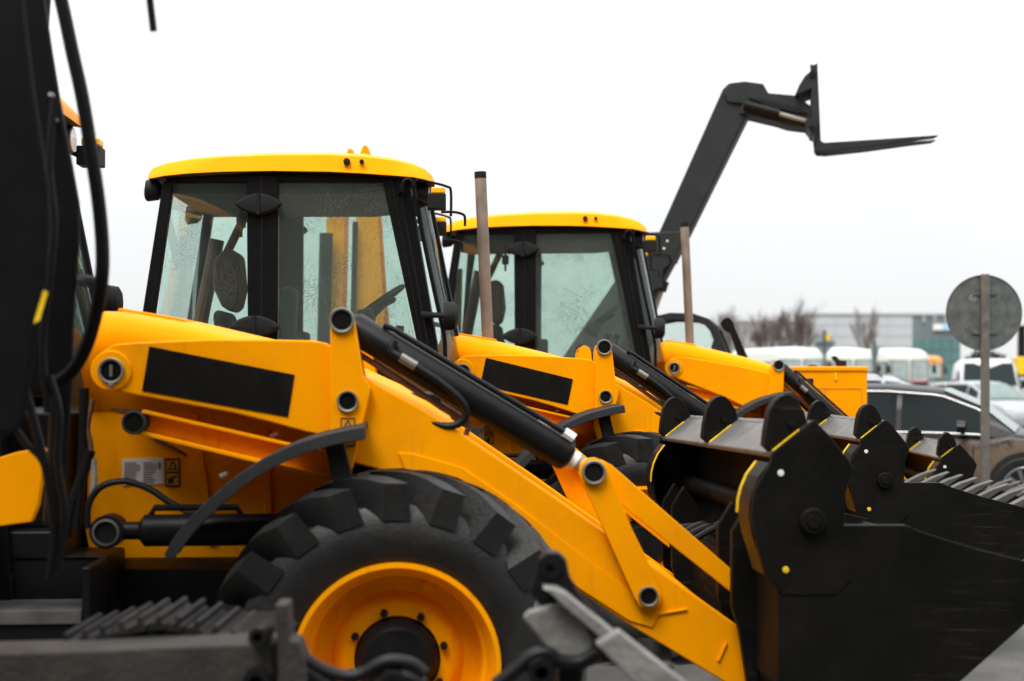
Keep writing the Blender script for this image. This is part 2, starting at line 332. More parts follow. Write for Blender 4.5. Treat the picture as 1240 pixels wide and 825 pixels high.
def machine(fr, label, lift, decal=True, exhaust=True, boom=False, door_open=False, wet=True, cdx=0, teeth=True):
    def B(px, py, c=-.75): q = FB.loc(px, py, c); return (q[0]+cdx, q[1])
    def BL(pts, c=-.75): return [B(x, y, c) for x, y in pts]
    root = empty('backhoe_loader', (fr.O[0], fr.O[1], 0), fr.t)
    tag(root, label, 'loader', 'backhoe loaders parked side by side')
    if boom: root.location.z = .035
    px0, pz0 = PIN
    cl_, sl_ = cos(RD(lift)), sin(RD(lift))
    def XA(p): dx, dz = p[0]-px0, p[2]-pz0; return (px0+dx*cl_-dz*sl_, p[1], pz0+dx*sl_+dz*cl_)
    hx, hz = A(915, 800, -.70); hq = XA((hx, 0, hz)); TX, TZ = hq[0]-hx, hq[2]-hz
    roll = RD(1.2) if lift == 0 else 0
    def XBK(p): return (p[0]+TX, p[1], p[2]+TZ-math.tan(roll)*(p[1]+1.17))
    # ---- wheels, axles, chassis
    wx, wz = A(480, 812, -1.10); R = .676
    wz = R
    for sd in (-1, 1):
        make_wheel(root, wx, R, sd, R, .352, 20, .215)
        make_wheel(root, wx-2.22, .74, sd, .74, .40, 22, .22)
    ax = MB(); ax.tube([(wx, -.95, R), (wx, -.5, R), (wx, -.25, R-.02), (wx, .25, R-.02), (wx, .5, R), (wx, .95, R)], [.11,.10,.16,.16,.10,.11], 16); ax.build('front_axle', 'black_paint', root)
    ax = MB(); ax.tube([(wx-2.22, -.95, .74), (wx-2.22, -.3, .74), (wx-2.22, 0, .74), (wx-2.22, .3, .74), (wx-2.22, .95, .74)], [.12,.14,.22,.14,.12], 16); ax.build('rear_axle', 'black_paint', root)
    ch = MB(); ch.box((-2.35, -.40, .62), (wx+.55, .40, 1.00)); ch.build('chassis', 'black_paint', root, .02)
    # ---- bonnet
    tp = [(104,398),(112,381),(124,376.5),(150,377),(220,389),(310,410),(400,433),(455,458),(520,488),(546,508),(553,530)]
    bo = MB(); NP = len(tp); yy = [(-.52,-.24),(-.52,0),(-.50,.0),(-.42,.0)]
    rows_ = []
    base = 500
    for (x, y) in tp:
        X, Z = A(x, y, -.45); r = []
        zb = A(0, base, -.45)[1]
        for u, dz in ((-.40, None), (-.53, -.16), (-.53, -.10), (-.515, -.045), (-.47, -.012), (-.40, 0), (0, .012), (.40, 0), (.47, -.012), (.515, -.045), (.53, -.10), (.53, -.16), (.40, None)):
            r.append((X, u, min(zb, Z-.2) if dz is None else Z+dz))
        rows_.append(r)
    bo.quadstrip(rows_, 0, True)
    for r in (rows_[0], rows_[-1]): bo.add(r, [list(range(len(r)))])
    bonnet = bo.build('bonnet', 'roof_yellow', root, sharp=40)
    gr = MB(); fx = rows_[-1][0][0]
    for k in range(9): gr.box((fx-.005, -.40, 1.02+k*.045), (fx+.012, .40, 1.035+k*.045))
    gr.build('grille', 'black_plastic', bonnet)
    eb = MB(); eb.box((rows_[0][0][0]+.05, -.37, .95), (fx-.06, .37, 1.62)); eb.build('engine_bay', 'black_paint', root, .01)
    cr = MB(); cp = [(140,372.5),(150,373.5),(220,385.5),(222,389),(150,379),(139,377)]
    cr.prism(AL(cp, -.45), -.40, .40); cr.build('bonnet_lip', 'roof_yellow', bonnet, .004)
    # ---- tower / chassis side plates
    TC = .40
    tw = AL([(112,462),(150,470),(401,520),(425,560),(425,600),(350,640),(310,668),(290,692),(112,690),(103,640)], -TC)
    for sd in (-1, 1):
        m = MB(); m.prism(tw, sd*TC, sd*(TC-.025)); o = m.build('tower_plate', 'yellow_paint', root, .004)
        if sd == -1:
            b = MB(); b.prism(AL([(232,500),(240,502),(262,660),(253,660)], -TC), -TC-.015, -TC-.0002); b.prism(AL([(318,520),(326,521),(330,650),(322,655)], -TC), -TC-.018, -TC-.0002); b.build('stiffener', 'yellow_paint', o, .003)
            p = MB(); p.prism(AL([(121,488),(160,497),(190,530),(226,549),(226,553),(188,534),(157,501),(121,492)], -TC), -TC-.008, -TC-.0002); p.build('panel_seam', 'brown_trim', o)
            st = MB(); st.prism(AL([(148,556),(198,554),(198.5,586),(148.5,588)], -TC), -TC-.0045, -TC-.0002); sk = st.build('sticker', 'sticker_white', o)
            pr = MB()
            for k in range(9):
                yv = 560+k*2.9
                for xa, xb in ((151, 168+random.uniform(-5, 3)), (174, 188+random.uniform(-5, 3))): pr.prism(AL([(xa,yv),(xb,yv),(xb,yv+1.1),(xa,yv+1.1)], -TC), -TC-.0065, -TC-.0048)
            pr.prism(AL([(192,560),(195,560),(195,568),(192,568)], -TC), -TC-.0065, -TC-.0048)
            pr.build('print', 'print_grey', sk)
            wn_ = MB(); wn_.prism(AL([(200.5,555),(218,554.5),(218,589),(200.5,589.5)], -TC), -TC-.0045, -TC-.0002); wk = wn_.build('warning_label', 'warn_orange', o)
            pr = MB()
            for q in ([(200.5,555),(218,555),(218,557),(200.5,557)], [(200.5,571),(218,571),(218,573),(200.5,573)], [(200.5,587.5),(218,587.5),(218,589.5),(200.5,589.5)], [(200.5,555),(202,555),(202,589),(200.5,589)], [(216.5,555),(218,555),(218,589),(216.5,589)],
                      [(209,558.5),(210.5,558.5),(215,568.5),(213,568.5)], [(208.5,558.5),(210,558.5),(205.5,568.5),(203.8,568.5)], [(204,567.5),(215,567.5),(215,569),(204,569)], [(203.5,580),(209,577),(211,585),(204,586)], [(208,578),(214,575),(215,577),(209,580)]):
                pr.prism(AL(q, -TC), -TC-.0065, -TC-.0048)
            pr.build('print', 'print_black', wk)
    # lift ram, link channel, hoses (near flank and mirrored)
    for sd in (-1, 1):
        c = .63*sd
        e0, e1 = A(132,643,-.63), A(440,640,-.63)
        m = MB(); d = lambda t: (e0[0]+(e1[0]-e0[0])*t, c, e0[1]+(e1[1]-e0[1])*t)
        m.tube([d(.12), d(.14), d(.75), d(.76)], [.035,.060,.060,.03], 20); m.tube([d(.05), d(.14)], .034, 12); m.tube([d(.75), d(1.0)], .028, 14)
        m.lathe(e0[0], e0[1], [(.0, c-.05), (.062, c-.05), (.062, c+.05), (0, c+.05)], 28)
        m.tube([(d(.16)[0], c, d(.16)[2]+.052), (d(.18)[0], c, d(.18)[2]+.085), (d(.5)[0], c, d(.5)[2]+.085), (d(.52)[0], c, d(.52)[2]+.05)], .013, 8)
        ram = m.build('lift_ram', 'black_paint', root)
        p = MB(); y0 = c+sd*.05; p.lathe(e0[0], e0[1], [(.050, y0), (.050, y0+sd*.010), (.042, y0+sd*.012), (.042, y0+sd*.002)], 28); p.build('ram_ring', 'step_steel', ram)
        m = MB()
        chn = [((176,497),(182,496),(402,549),(402,554)), ((163,522),(169,520),(402,577),(402,583))]
        m.prism(AL([(176,497.5),(402,549.5),(402,578),(168,520.5)], -.66), sd*.63, sd*.61)
        for q in ([(174,496),(402,548),(402,552),(172,500)], [(160,519),(402,577),(402,582),(160,524)]): m.prism(AL(q, -.66), sd*.685, sd*.605)
        m.build('levelling_link', 'yellow_paint', root, .003)
        x, z = A(163.5, 511.5, -.68); m = MB(); m.lathe(x, z, [(.045, sd*.56), (.045, sd*.705), (.041, sd*.709), (.036, sd*.709), (.036, sd*.700)], 28, 0); m.lathe(x, z, [(.036, sd*.701), (0, sd*.703)], 28, 1)
        m.build('link_pin', ['guard_plastic', 'decal_black'], root)
    m = MB(); m.tube(smooth_path([(*A(x,y,-.62)[:1], -.62, A(x,y,-.62)[1]) for x, y in ((106,640),(107,612),(122,590),(150,583),(180,592),(205,608),(224,617),(240,618))]), .013, 10); m.build('hydraulic_hose', 'hose_rubber', root)
    m = MB()
    for (x0,y0),(x1,y1) in (((222,617),(240,617)),):
        a, b = A(x0,y0,-.62), A(x1,y1,-.62); m.tube([(a[0],-.62,a[1]),(b[0],-.62,b[1])], .017, 8)
    m.build('hose_fitting', 'zinc', root)
    for path, r, mt in ((((112,484),(109,500),(106,520),(110,540),(109,560)), .010, 'brown_trim'), (((109,545),(98,580),(86,615),(80,650)), .022, 'hose_rubber'), (((102,470),(101,520),(98,580),(92,640)), .018, 'hose_rubber'), (((113,556),(114,580),(112,600)), .012, 'worn_steel')):
        m = MB(); m.tube(smooth_path([(A(x,y,-.60)[0], -.60, A(x,y,-.60)[1]) for x, y in path]), r, 10); m.build('hydraulic_hose', mt, root)
    for x, y in ((332,527),(271,575)):
        q = A(x, y, -.60); m = MB(); m.tube([(q[0]-.014,-.60,q[1]-.006),(q[0]+.014,-.60,q[1]+.006)], .009, 8); m.build('grease_fitting', 'mark_white', root)
    # ---- loader arms
    arm = AL([(118,433),(126,424),(138,417),(165,414.5),(250,411),(310,411),(380,412.5),(393,415),(403,421),(441,456),(470,473),(509,494),(553,521),(600,553),(682,609),(779,678),(841,721),(907,768),(916,830),(905,846),(880,828),(762,757),(700,716),(620,645),(560,596),(520,580),(470,572),(431,562),(401,530),(369,523),(325,511),(280,500),(160,478),(127,471),(116,462),(112,450)])
    plate = AL([(401,548),(401,396),(404,386),(410,379),(417,377),(425,381),(430,389),(441,455),(450,470),(447,486),(428,563),(419,592),(412,580)])
    boss = [(PIN[0]+.075*cos(a*pi/12), PIN[1]+.075*sin(a*pi/12)) for a in range(24)]
    for sd in (-1, 1):
        m = MB(); m.xf = XA; m.prism(arm, sd*.70, sd*.56); a_o = m.build('loader_arm', 'yellow_paint', root, .008, 3)
        m = MB(); m.xf = XA; m.prism(plate, sd*.745, sd*.7005); m.build('pivot_plate', 'yellow_paint', a_o, .006)
        m = MB(); m.xf = XA; m.prism(plate, sd*.535, sd*.5595); m.build('pivot_plate', 'yellow_paint', a_o, .006)
        m = MB(); m.xf = XA; m.prism(boss, sd*.712, sd*.7002); m.build('pin_boss', 'yellow_paint', a_o, .006)
        m = MB(); m.xf = XA; m.prism(AL([(482,548),(500,549),(560,566),(620,607),(700,668),(800,742),(790,760),(762,752),(700,712),(620,641),(560,592),(520,577),(492,573)]), sd*.708, sd*.7002); m.build('reinforcement', 'yellow_paint', a_o, .004)
        m = MB(); m.xf = XA
        for q in ([(784,744),(832,736),(832,739),(785,747)], [(868,800),(878,777),(881,778),(871,801)]): m.prism(AL(q), sd*.709, sd*.7002)
        m.build('weld_bead', 'yellow_paint', a_o, .003)
        if sd == -1:
            if decal:
                m = MB(); m.xf = XA; m.prism(AL([(181,419.5),(357,454),(349,505),(172,473.5)]), -.7035, -.7002); m.build('name_panel', 'decal_black', a_o)
            m = MB(); m.xf = XA; m.prism(AL([(412.5,506),(430,506),(430,541),(412.5,541)], -.745), -.748, -.7452); wl_ = m.build('warning_label', 'warn_orange', a_o)
            m = MB(); m.xf = XA
            for q in ([(412.5,506),(430,506),(430,507.5),(412.5,507.5)], [(412.5,539.5),(430,539.5),(430,541),(412.5,541)], [(412.5,506),(413.7,506),(413.7,541),(412.5,541)], [(428.8,506),(430,506),(430,541),(428.8,541)], [(421,509),(422.5,509),(427,519),(425,519)], [(420.5,509),(422,509),(417.5,519),(415.8,519)], [(416,517.8),(427,517.8),(427,519.2),(416,519.2)], [(416,536),(421,526),(423,527),(418,537)], [(420,530),(428,524),(428,526),(421,533)]):
                m.prism(AL(q, -.745), -.7495, -.7481)
            m.build('print', 'print_black', wl_)
        for (x, y, r, yn, nb) in ((135,449,.048,.712,True),(414,388,.047,.745,False),(421,486,.040,.745,False),(719,572,.045,.752,False),(785,722,.038,.742,False)):
            X, Z = A(x, y, -yn); m = MB(); m.xf = XA; y1 = sd*yn
            m.lathe(X, Z, [(r, y1-sd*.01), (r, y1+sd*.012), (r*.94, y1+sd*.016), (r*.80, y1+sd*.014), (r*.78, y1+sd*.004)], 28, 0)
            m.lathe(X, Z, [(r*.78, y1+sd*.004), (0, y1+sd*.006)], 28, 1)
            if nb: m.prism([(X-.005,Z-.022),(X+.005,Z-.022),(X+.005,Z+.022),(X-.005,Z+.022)], y1, y1+sd*.011, 0); m.lathe(X, Z-.054, [(.010, y1), (.010, y1+sd*.015), (0, y1+sd*.018)], 10, 0)
            m.build('pivot_pin', ['zinc', 'decal_black'], a_o)
        # rocker and tilt link
        rk = AL([(701,574),(703,562),(711,555.5),(721,554.5),(731,559),(737,568),(744,588),(765,640),(784,678),(801,716),(801,728),(795,736),(785,739),(775,735),(768,724),(735,650)], -.74)
        m = MB(); m.xf = XA; m.prism(rk, sd*.742, sd*.712); m.build('rocker', 'yellow_paint', root, .004)
        lk = AL([(727,556),(740,563),(886,690),(886,718),(755,614),(735,590)], -.70)
        m = MB(); m.xf = XA; m.prism(lk, sd*.711, sd*.675); m.build('tilt_link', 'yellow_paint', root, .004)
        # tilt ram
        p0, p1 = A(414,388,-.63), A(719,572,-.63); V = lambda t: (p0[0]+(p1[0]-p0[0])*t, sd*.635, p0[1]+(p1[1]-p0[1])*t)
        m = MB(); m.xf = XA; m.tube([V(-.02), V(.03), V(.05), V(.885), V(.895), V(.91)], [.03,.045,.060,.060,.055,.03], 24)
        tr = m.build('tilt_ram', 'black_paint', root)
        nx, nz = (p1[0]-p0[0]), (p1[1]-p0[1]); L_ = hypot(nx, nz); nx, nz = nx/L_, nz/L_; ux, uz = -nz, nx
        def Q(t, off, yo=0): v = V(t); return (v[0]+ux*off, v[1]+yo*sd, v[2]+uz*off)
        m = MB(); m.xf = XA; m.tube([V(.90), V(1.0)], .030, 16); m.tube([V(.885), V(.93)], .036, 16, 1); m.tube([V(.97), V(1.02)], .04, 14); m.build('ram_rod', ['worn_steel', 'mark_white'], tr)
        m = MB(); m.xf = XA; m.tube([Q(.13,.066,.02), Q(.17,.072,.02), Q(.60,.072,.02), Q(.86,.072,.02), Q(.885,.055,.02)], .011, 8); m.tube([Q(.84,.072,.02), Q(.88,.070,.02)], .020, 8, 1); m.build('feed_pipe', ['black_paint', 'mark_white'], tr)
        m = MB(); m.xf = XA; m.tube(smooth_path([Q(.19,.035,.065), Q(.20,-.005,.075), Q(.26,-.005,.08), Q(.40,-.01,.08), Q(.50,-.035,.075), Q(.525,-.085,.07), Q(.49,-.135,.06), Q(.43,-.155,.05)]), .0145, 10); m.tube([Q(.235,-.004,.078), Q(.295,-.004,.08)], .018, 10, 1); m.build('ram_hose', ['hose_rubber', 'zinc'], tr)
        m = MB(); m.xf = XA; m.tube([Q(.10,-.075), Q(.55,-.09)], .012, 8); m.tube([Q(.55,-.09), Q(.56,-.13)], .010, 8); m.build('return_pipe', 'brown_trim', tr)
    cb = MB(); cb.xf = XA; q0 = A(842, 758, -.70); cb.tube([(q0[0], -.55, q0[1]), (q0[0], .55, q0[1])], .09, 16); q0 = A(560,560,-.7); cb.build('cross_tube', 'yellow_paint', root)
    # ---- front bucket (clam)
    sidep = AL([(934,548),(984,508),(999,524),(1025,556),(1031,567),(1022,596),(1020,640),(1030,700),(1010,720),(945,720),(926,697),(918,669),(908,625),(912,593),(931,561)], -1.17)
    shell = AL([(940,700),(1000,690),(1021,635.5),(1095,635.5),(1118,645),(1180,664),(1300,694),(1296,704),(1160,825),(1090,884),(1010,905),(960,880),(943,830)], -1.17)
    bk = MB(); bk.xf = XBK
    bk.prism(sidep, -1.195, -1.165); bk.prism(shell, -1.19, -1.15); bk.prism(sidep, 1.165, 1.195); bk.prism(shell, 1.15, 1.19)
    # curved skins
    def skin(pts, th, y0=-1.16, y1=1.16, m=0):
        P = AL(pts, -1.17); inner = []
        for i, p in enumerate(P):
            a, b = P[max(0, i-1)], P[min(len(P)-1, i+1)]; dx, dz = b[0]-a[0], b[1]-a[1]; l = hypot(dx, dz); inner.append((p[0]+dz/l*th, p[1]-dx/l*th))
        for i in range(len(P)-1): bk.prism([P[i], P[i+1], inner[i+1], inner[i]], y0, y1, m)
    skin([(943,700),(943,830),(960,880),(1010,905),(1090,884),(1160,825),(1296,704)], -.03)
    skin([(984,512),(1000,560),(1004,610),(1000,660),(985,700),(945,712)], .025)
    bk.tube([(*A(982,631,-1.17)[:1], -1.19, A(982,631,-1.17)[1]), (A(982,631,-1.17)[0], 1.19, A(982,631,-1.17)[1])], .045, 16)
    bucket = bk.build('bucket', 'bucket_black', root, .004)
    tpl = MB(); tpl.xf = XBK; tpl.prism(AL([(934,549),(984,509),(986,514),(936,556)], -1.17), -1.162, 1.162); tpl.build('top_plate', 'plate_steel', bucket, .008, 3)
    for sd in (-1, 1):
        gd = MB(); gd.xf = XBK
        gp = [(931,561),(919,577),(912,593),(908,609),(907,625),(911,648),(918,669),(926,697)]
        P = AL(gp, -1.17)
        for i in range(len(P)-1): gd.prism([P[i], P[i+1], (P[i+1][0]+.012, P[i+1][1]), (P[i][0]+.012, P[i][1])], sd*1.164, sd*.99)
        go = gd.build('curved_guard', 'black_paint', bucket, .003)
        yl = MB(); yl.xf = XBK
        for i in range(0, 4): yl.prism([(P[i][0]-.004, P[i][1]+.001), (P[i+1][0]-.004, P[i+1][1]), (P[i+1][0]+.0, P[i+1][1]), (P[i][0]+.0, P[i][1])], sd*1.0, sd*.975)
        yl.build('edge_stripe', 'mark_yellow', bucket)
        bl = MB(); bl.xf = XBK; X, Z = A(982,631,-1.19); bl.lathe(X, Z, [(.046, sd*1.19), (.046, sd*1.218), (.040, sd*1.226), (.025, sd*1.226), (.022, sd*1.235), (0, sd*1.235)], 24); bl.build('hinge_bolt', 'bucket_black', bucket)
        for x, y, mt in ((945,573,'mark_white'), (951,690,'mark_yellow')):
            X, Z = A(x, y, -1.19); b = MB(); b.xf = XBK; b.lathe(X, Z, [(.012, sd*1.19), (.011, sd*1.199), (0, sd*1.201)], 14); b.build('grease_cap', mt, bucket)
        hb = MB(); hb.xf = XBK; hb.prism(AL([(884,640),(902,610),(925,640),(950,720),(950,840),(905,838),(893,760),(884,730)], -.76), sd*.80, sd*.755); hb.prism(AL([(884,640),(902,610),(925,640),(950,720),(950,840),(905,838),(893,760),(884,730)], -.76), sd*.50, sd*.545); hb.build('hinge_bracket', 'bucket_black', bucket, .004)
    brk = AL([(924,539),(926,520),(930,498),(936,486),(943,479.5),(950,477),(957,478.5),(965,486),(972,498),(976,511),(984,508.5),(934,549)], -1.12)
    for yb in (-1.11, 0.0, 1.11):
        b = MB(); b.xf = XBK; b.prism(brk, yb-.035, yb+.035); bo_ = b.build('fork_bracket', 'bucket_black', bucket, .010, 3)
        y_ = MB(); y_.xf = XBK; y_.prism(AL([(932,545),(964,519.5),(966,522),(934,548.5)], -1.12), yb-.060, yb-.0355); y_.build('edge_stripe', 'mark_yellow', bo_)
        n_ = MB(); n_.xf = XBK; X, Z = A(955, 512, -1.12); n_.lathe(X, Z, [(.014, yb-.035), (.014, yb-.05), (0, yb-.05)], 6, 0, False); n_.build('bolt', 'black_paint', bo_)
    X, Z = A(1296, 698, -1.17)
    for k in range(9 if teeth else 0):
        yk = -1.1+k*.275; b = MB(); b.xf = XBK
        b.prism([(X-.10, Z-.055), (X-.02, Z-.02), (X+.16, Z+.10), (X+.165, Z+.108), (X+.05, Z+.07), (X-.09, Z+.0)], yk-.035, yk+.035); b.build('tooth', 'tooth_steel', bucket, .004)
    hs = MB(); hs.xf = XBK
    for k in range(4):
        q = [A(x+random.uniform(-5,5), y+random.uniform(-6,6), -.4) for x, y in ((840,650),(872,640),(893,650),(915,640))]; hs.tube(smooth_path([(x, -.25+.12*k, z) for x, z in q]), .014, 8)
    hs.build('clam_hose', 'hose_rubber', bucket)
    # ---- mudguards
    for sd in (-1, 1):
        gp = smooth_path([(A(x,y,-1.04)[0], 0, A(x,y,-1.04)[1]) for x, y in ((200,674),(214,650),(245,615),(295,573),(350,543),(400,527),(441,519))], 6)
        m = MB(); rws = []
        for i, p in enumerate(gp):
            d = (gp[min(i+1, len(gp)-1)]-gp[max(i-1, 0)]).normalized(); nrm = Vector((-d.z, 0, d.x)); th = .038 if i > 2 else .03
            lo = p-nrm*th; hi = p+nrm*.006
            rws.append([(hi.x, sd*1.04, hi.z), (hi.x, sd*.70, hi.z+.006), (hi.x-nrm.x*.012, sd*.70, hi.z-nrm.z*.012), ((hi-nrm*.014).x, sd*1.0, (hi-nrm*.014).z), (lo.x, sd*1.0, lo.z), (lo.x, sd*1.04, lo.z)])
        m.quadstrip(rws, 0, True, True); m.add(rws[0], [list(range(6))]); m.add(rws[-1], [list(range(5,-1,-1))])
        gd = m.build('mudguard', 'guard_plastic', root, .004, 2, 30)
        m = MB(); q = [A(x,y,-.95) for x, y in ((392,533),(414,528),(430,590),(408,605))]; m.prism(q, sd*.96, sd*.90); q = [A(x,y,-.95) for x, y in ((404,585),(432,585),(436,640),(404,640))]; m.prism(q, sd*.955, sd*.55)
        m.build('guard_bracket', 'black_plastic', gd, .006)
    # ---- cab: step box, floor, rear fender
    for sd in (-1, 1):
        m = MB(); x1 = A(109, 720, -1.0)[0]; zt = A(0, 688, -1.0)[1]; zs = A(0, 745, -1.0)[1]
        m.box((x1-1.0, min(sd*.42, sd*1.0), .42), (x1, max(sd*.42, sd*1.0), zs-.01)); m.box((x1-1.0, min(sd*.42, sd*.72), zs-.02), (x1, max(sd*.42, sd*.72), zt))
        m.prism([(x1-.03, zs-.02), (x1, zs-.02), (x1, zt), (x1-.03, zt)], sd*.72, sd*1.0)
        fb = m.build('fuel_tank', 'black_paint', root, .008)
        s_ = MB()
        for k in range(9):
            yk = .74+k*.029; s_.box((x1-.62, min(sd*yk, sd*(yk+.014)), zs-.008), (x1-.035, max(sd*yk, sd*(yk+.014)), zs+.012))
        for k in range(10): s_.box((x1-.60+k*.06, min(sd*.74, sd*1.0), zs-.004), (x1-.592+k*.06, max(sd*.74, sd*1.0), zs+.006))
        s_.box((x1-.63, min(sd*.995, sd*1.012), zs-.03), (x1-.03, max(sd*.995, sd*1.012), zs+.014))
        s_.build('step_tread', 'step_steel', fb)
        # rear fender
        m = MB(); cx_, cz_ = wx-2.22, .74; rws = []
        for k in range(15):
            a = RD(34+k*9.5); r0 = .90; zz = min(cz_+r0*sin(a)*1.02, 1.50); X_ = cx_+r0*cos(a)
            rws.append([(X_, sd*1.10, zz-.09), (X_, sd*1.11, zz-.03), (X_, sd*1.08, zz), (X_, sd*.60, zz+.01), (X_, sd*.60, zz-.015), (X_, sd*1.07, zz-.02), (X_, sd*1.09, zz-.09)])
        m.quadstrip(rws, 0, True, True); m.add(rws[0], [list(range(7))]); m.add(rws[-1], [list(range(6,-1,-1))])
        fx0, fz0 = A(55, 543, -1.1)
        m.prism(AL([(52,542),(56,546),(46,612),(38,632),(-60,645),(-120,640),(-120,575),(-20,560),(20,548)], -1.1), sd*1.105, sd*1.065)
        m.build('rear_fender', 'yellow_paint', root, .006, 3)
    m = MB(); m.box((-1.98, -.72, 1.0), (-.18, .72, 1.12)); m.box((-1.9, -.70, 1.12), (-1.5, .70, 1.62)); m.box((-.75, -.6, 1.12), (-.2, .6, 1.55)); m.build('cab_floor', 'black_paint', root, .01)
    # ---- cab frame
    def pil(pts, c0, c1, mb): mb.prism(BL(pts), c0, c1)
    for sd in (-1, 1):
        f_ = MB(); y0, y1 = sd*.75, sd*.68
        f_.prism(BL([(197,220),(210,219),(187,378),(182,420),(182,620),(168,620),(172,380)]), y0, y1)
        f_.prism(BL([(298.5,212),(337,212),(336,430),(336,620),(300,620),(300,400)]), sd*.755, sd*.675)
        f_.prism(BL([(462,214),(494,214),(533,440),(545,620),(515,620),(507,425)]), sd*.752, sd*.67)
        f_.prism(BL([(194,212),(300,208),(495,211),(496,221),(338,220.5),(208,221.5)]), sd*.748, sd*.665)
        f_.prism(BL([(182,600),(545,600),(545,630),(182,630)]), sd*.747, sd*.665)
        f_.prism(BL([(337,446),(509,446),(515,600),(337,600)]), sd*.735, sd*.70)
        f_.prism(BL([(183,440),(300,440),(300,600),(183,600)]), sd*.735, sd*.70)
        cf = f_.build('cab_frame', 'cab_black', root, .008, 2)
        # seals (raised rubber edges)
        sl2 = MB(); 
        for a_, b_ in (((317,213),(317,600)), ((482,216),(522,440)), ((474,216),(514,430))):
            p, q = B(*a_), B(*b_); sl2.tube([(p[0], sd*.754, p[1]), (q[0], sd*.754, q[1])], .007, 6)
        sl2.build('door_seal', 'hose_rubber', cf)
        for nm, pts, gm in (('rear_window', [(208,220.5),(300,220),(301,440),(184,440)], 'cab_glass'), ('door_window', [(337,220.5),(464,220.5),(510,446),(337,446)], 'cab_glass_wet' if wet else 'cab_glass')):
            if door_open and sd == -1 and nm == 'door_window': continue
            gp = BL(pts); gg = MB(); gg.prism(gp, sd*.735, sd*.729); gg.build(nm, gm, cf)
        for (x, y, rx, ry) in ((313,247,28,13), (308,396,30,14)):
            X, Z = B(x, y, -.79); h = MB(); rx, ry = rx*.0049, ry*.0049
            rws = []
            for q in range(29):
                a = 2*pi*q/28; cxx = X+rx*cos(a); czz = Z+ry*sin(a)*(1-.35*abs(cos(a))**2)
                rws.append([(cxx, sd*.757, czz), (cxx, sd*.785, czz), (X+(cxx-X)*.86, sd*.80, Z+(czz-Z)*.82), (X, sd*.806, Z)])
            h.quadstrip(rws, 0, True); h.tube([(X, sd*.803, Z-ry*1.0), (X, sd*.803, Z+ry*1.0)], .012, 8); h.build('hinge_cover', 'black_plastic', cf)
        # curved corner glass + grab rail + mirror
        a0, a1 = B(490,216), B(531,440); b0, b1 = B(503,222,-.5), B(541,440,-.5)
        gl = MB(); rws = []
        for k in range(7):
            t = k/6; yv = .735-.29*t**1.6; fx = .14*sin(t*pi/2)
            rws.append([(a0[0]+fx*.9, sd*yv, a0[1]-.02), (a1[0]+fx, sd*yv, a1[1])])
        gl.quadstrip(rws, 0, True); gl.build('corner_glass', 'cab_glass', cf)
        po = MB(); po.tube([(a0[0]+.14*.9, sd*.445, a0[1]), (a1[0]+.14, sd*.445, a1[1]), (a1[0]+.145, sd*.445, a1[1]-.6)], .018, 8); po.build('screen_post', 'cab_black', cf)
        rl = MB(); r_pts = [B(x,y,-.80) for x, y in ((487,232),(488,222),(493,217.5),(498,220),(502,232),(513,290),(526,352),(537,402),(539,430),(539,500))]
        rl.tube(smooth_path([(x, sd*.80, z) for x, z in r_pts], 5), .0135, 10); q = B(501,240,-.8); q2 = B(505,262,-.8); rl.tube([(q[0], sd*.80, q[1]), (q2[0], sd*.80, q2[1])], .021, 10); q = B(488,232,-.8); rl.tube([(q[0], sd*.80, q[1]), (q[0]-.03, sd*.73, q[1]-.01)], .013, 8)
        rl.build('grab_rail', 'cab_black', cf)
        mi = MB(); q0, q1, q2 = B(512,381,-.78), B(530,382,-.86), B(545,383,-.90)
        mi.tube([(q0[0], sd*.76, q0[1]), (q1[0], sd*.86, q1[1]), (q2[0], sd*.88, q2[1])], [.022,.016,.02], 8)
        X, Z = q2; 
        for yy0 in (0,):
            rws = []
            for k in range(17):
                a = 2*pi*k/16; hh = .085; ww = .06
                ry, rz = ww*cos(a)*(1-.15*abs(sin(2*a))), hh*sin(a)
                rws.append([(X+.045, sd*.90, Z), (X+.045, sd*.90+ry*.55, Z+rz*.6), (X+.03, sd*.90+ry*.9, Z+rz*.92), (X-.01, sd*.90+ry, Z+rz), (X-.04, sd*.90+ry, Z+rz), (X-.04, sd*.90, Z)])
            mi.quadstrip(rws, 0, True)
        mo = mi.build('mirror', 'black_plastic', cf)
        # work lamps front and rear
        for nm, (x, y), fw in (('work_lamp', (509,236), 1), ('rear_lamp', (186,230), -1)):
            X, Z = B(x, y, -.70); l = MB()
            l.tube([(X-fw*.05, sd*.66, Z), (X-fw*.02, sd*.66, Z), (X+fw*.04, sd*.66, Z), (X+fw*.05, sd*.66, Z)], [.03,.058,.066,.062], 16); l.tube([(X-fw*.01, sd*.66, Z+.05), (X-fw*.01, sd*.66, Z+.11)], .012, 8)
            lo = l.build(nm, 'black_plastic', root); l2 = MB(); l2.tube([(X+fw*.05, sd*.66, Z), (X+fw*.056, sd*.66, Z)], .055, 16); l2.build('lamp_lens', 'lamp_glass', lo)
        X, Z = B(530,245,-.80); l = MB(); l.box((X-.06, min(sd*.74,sd*.86), Z-.045), (X+.05, max(sd*.74,sd*.86), Z+.045)); l.tube([(X-.16, sd*.70, Z+.05), (X-.05, sd*.78, Z)], .014, 8); ind = l.build('indicator_lamp', 'black_plastic', root, .012)
        l = MB(); l.box((X-.04, min(sd*.75,sd*.85), Z+.046), (X+.045, max(sd*.75,sd*.85), Z+.085)); l.build('amber_lens', 'amber', ind, .01)
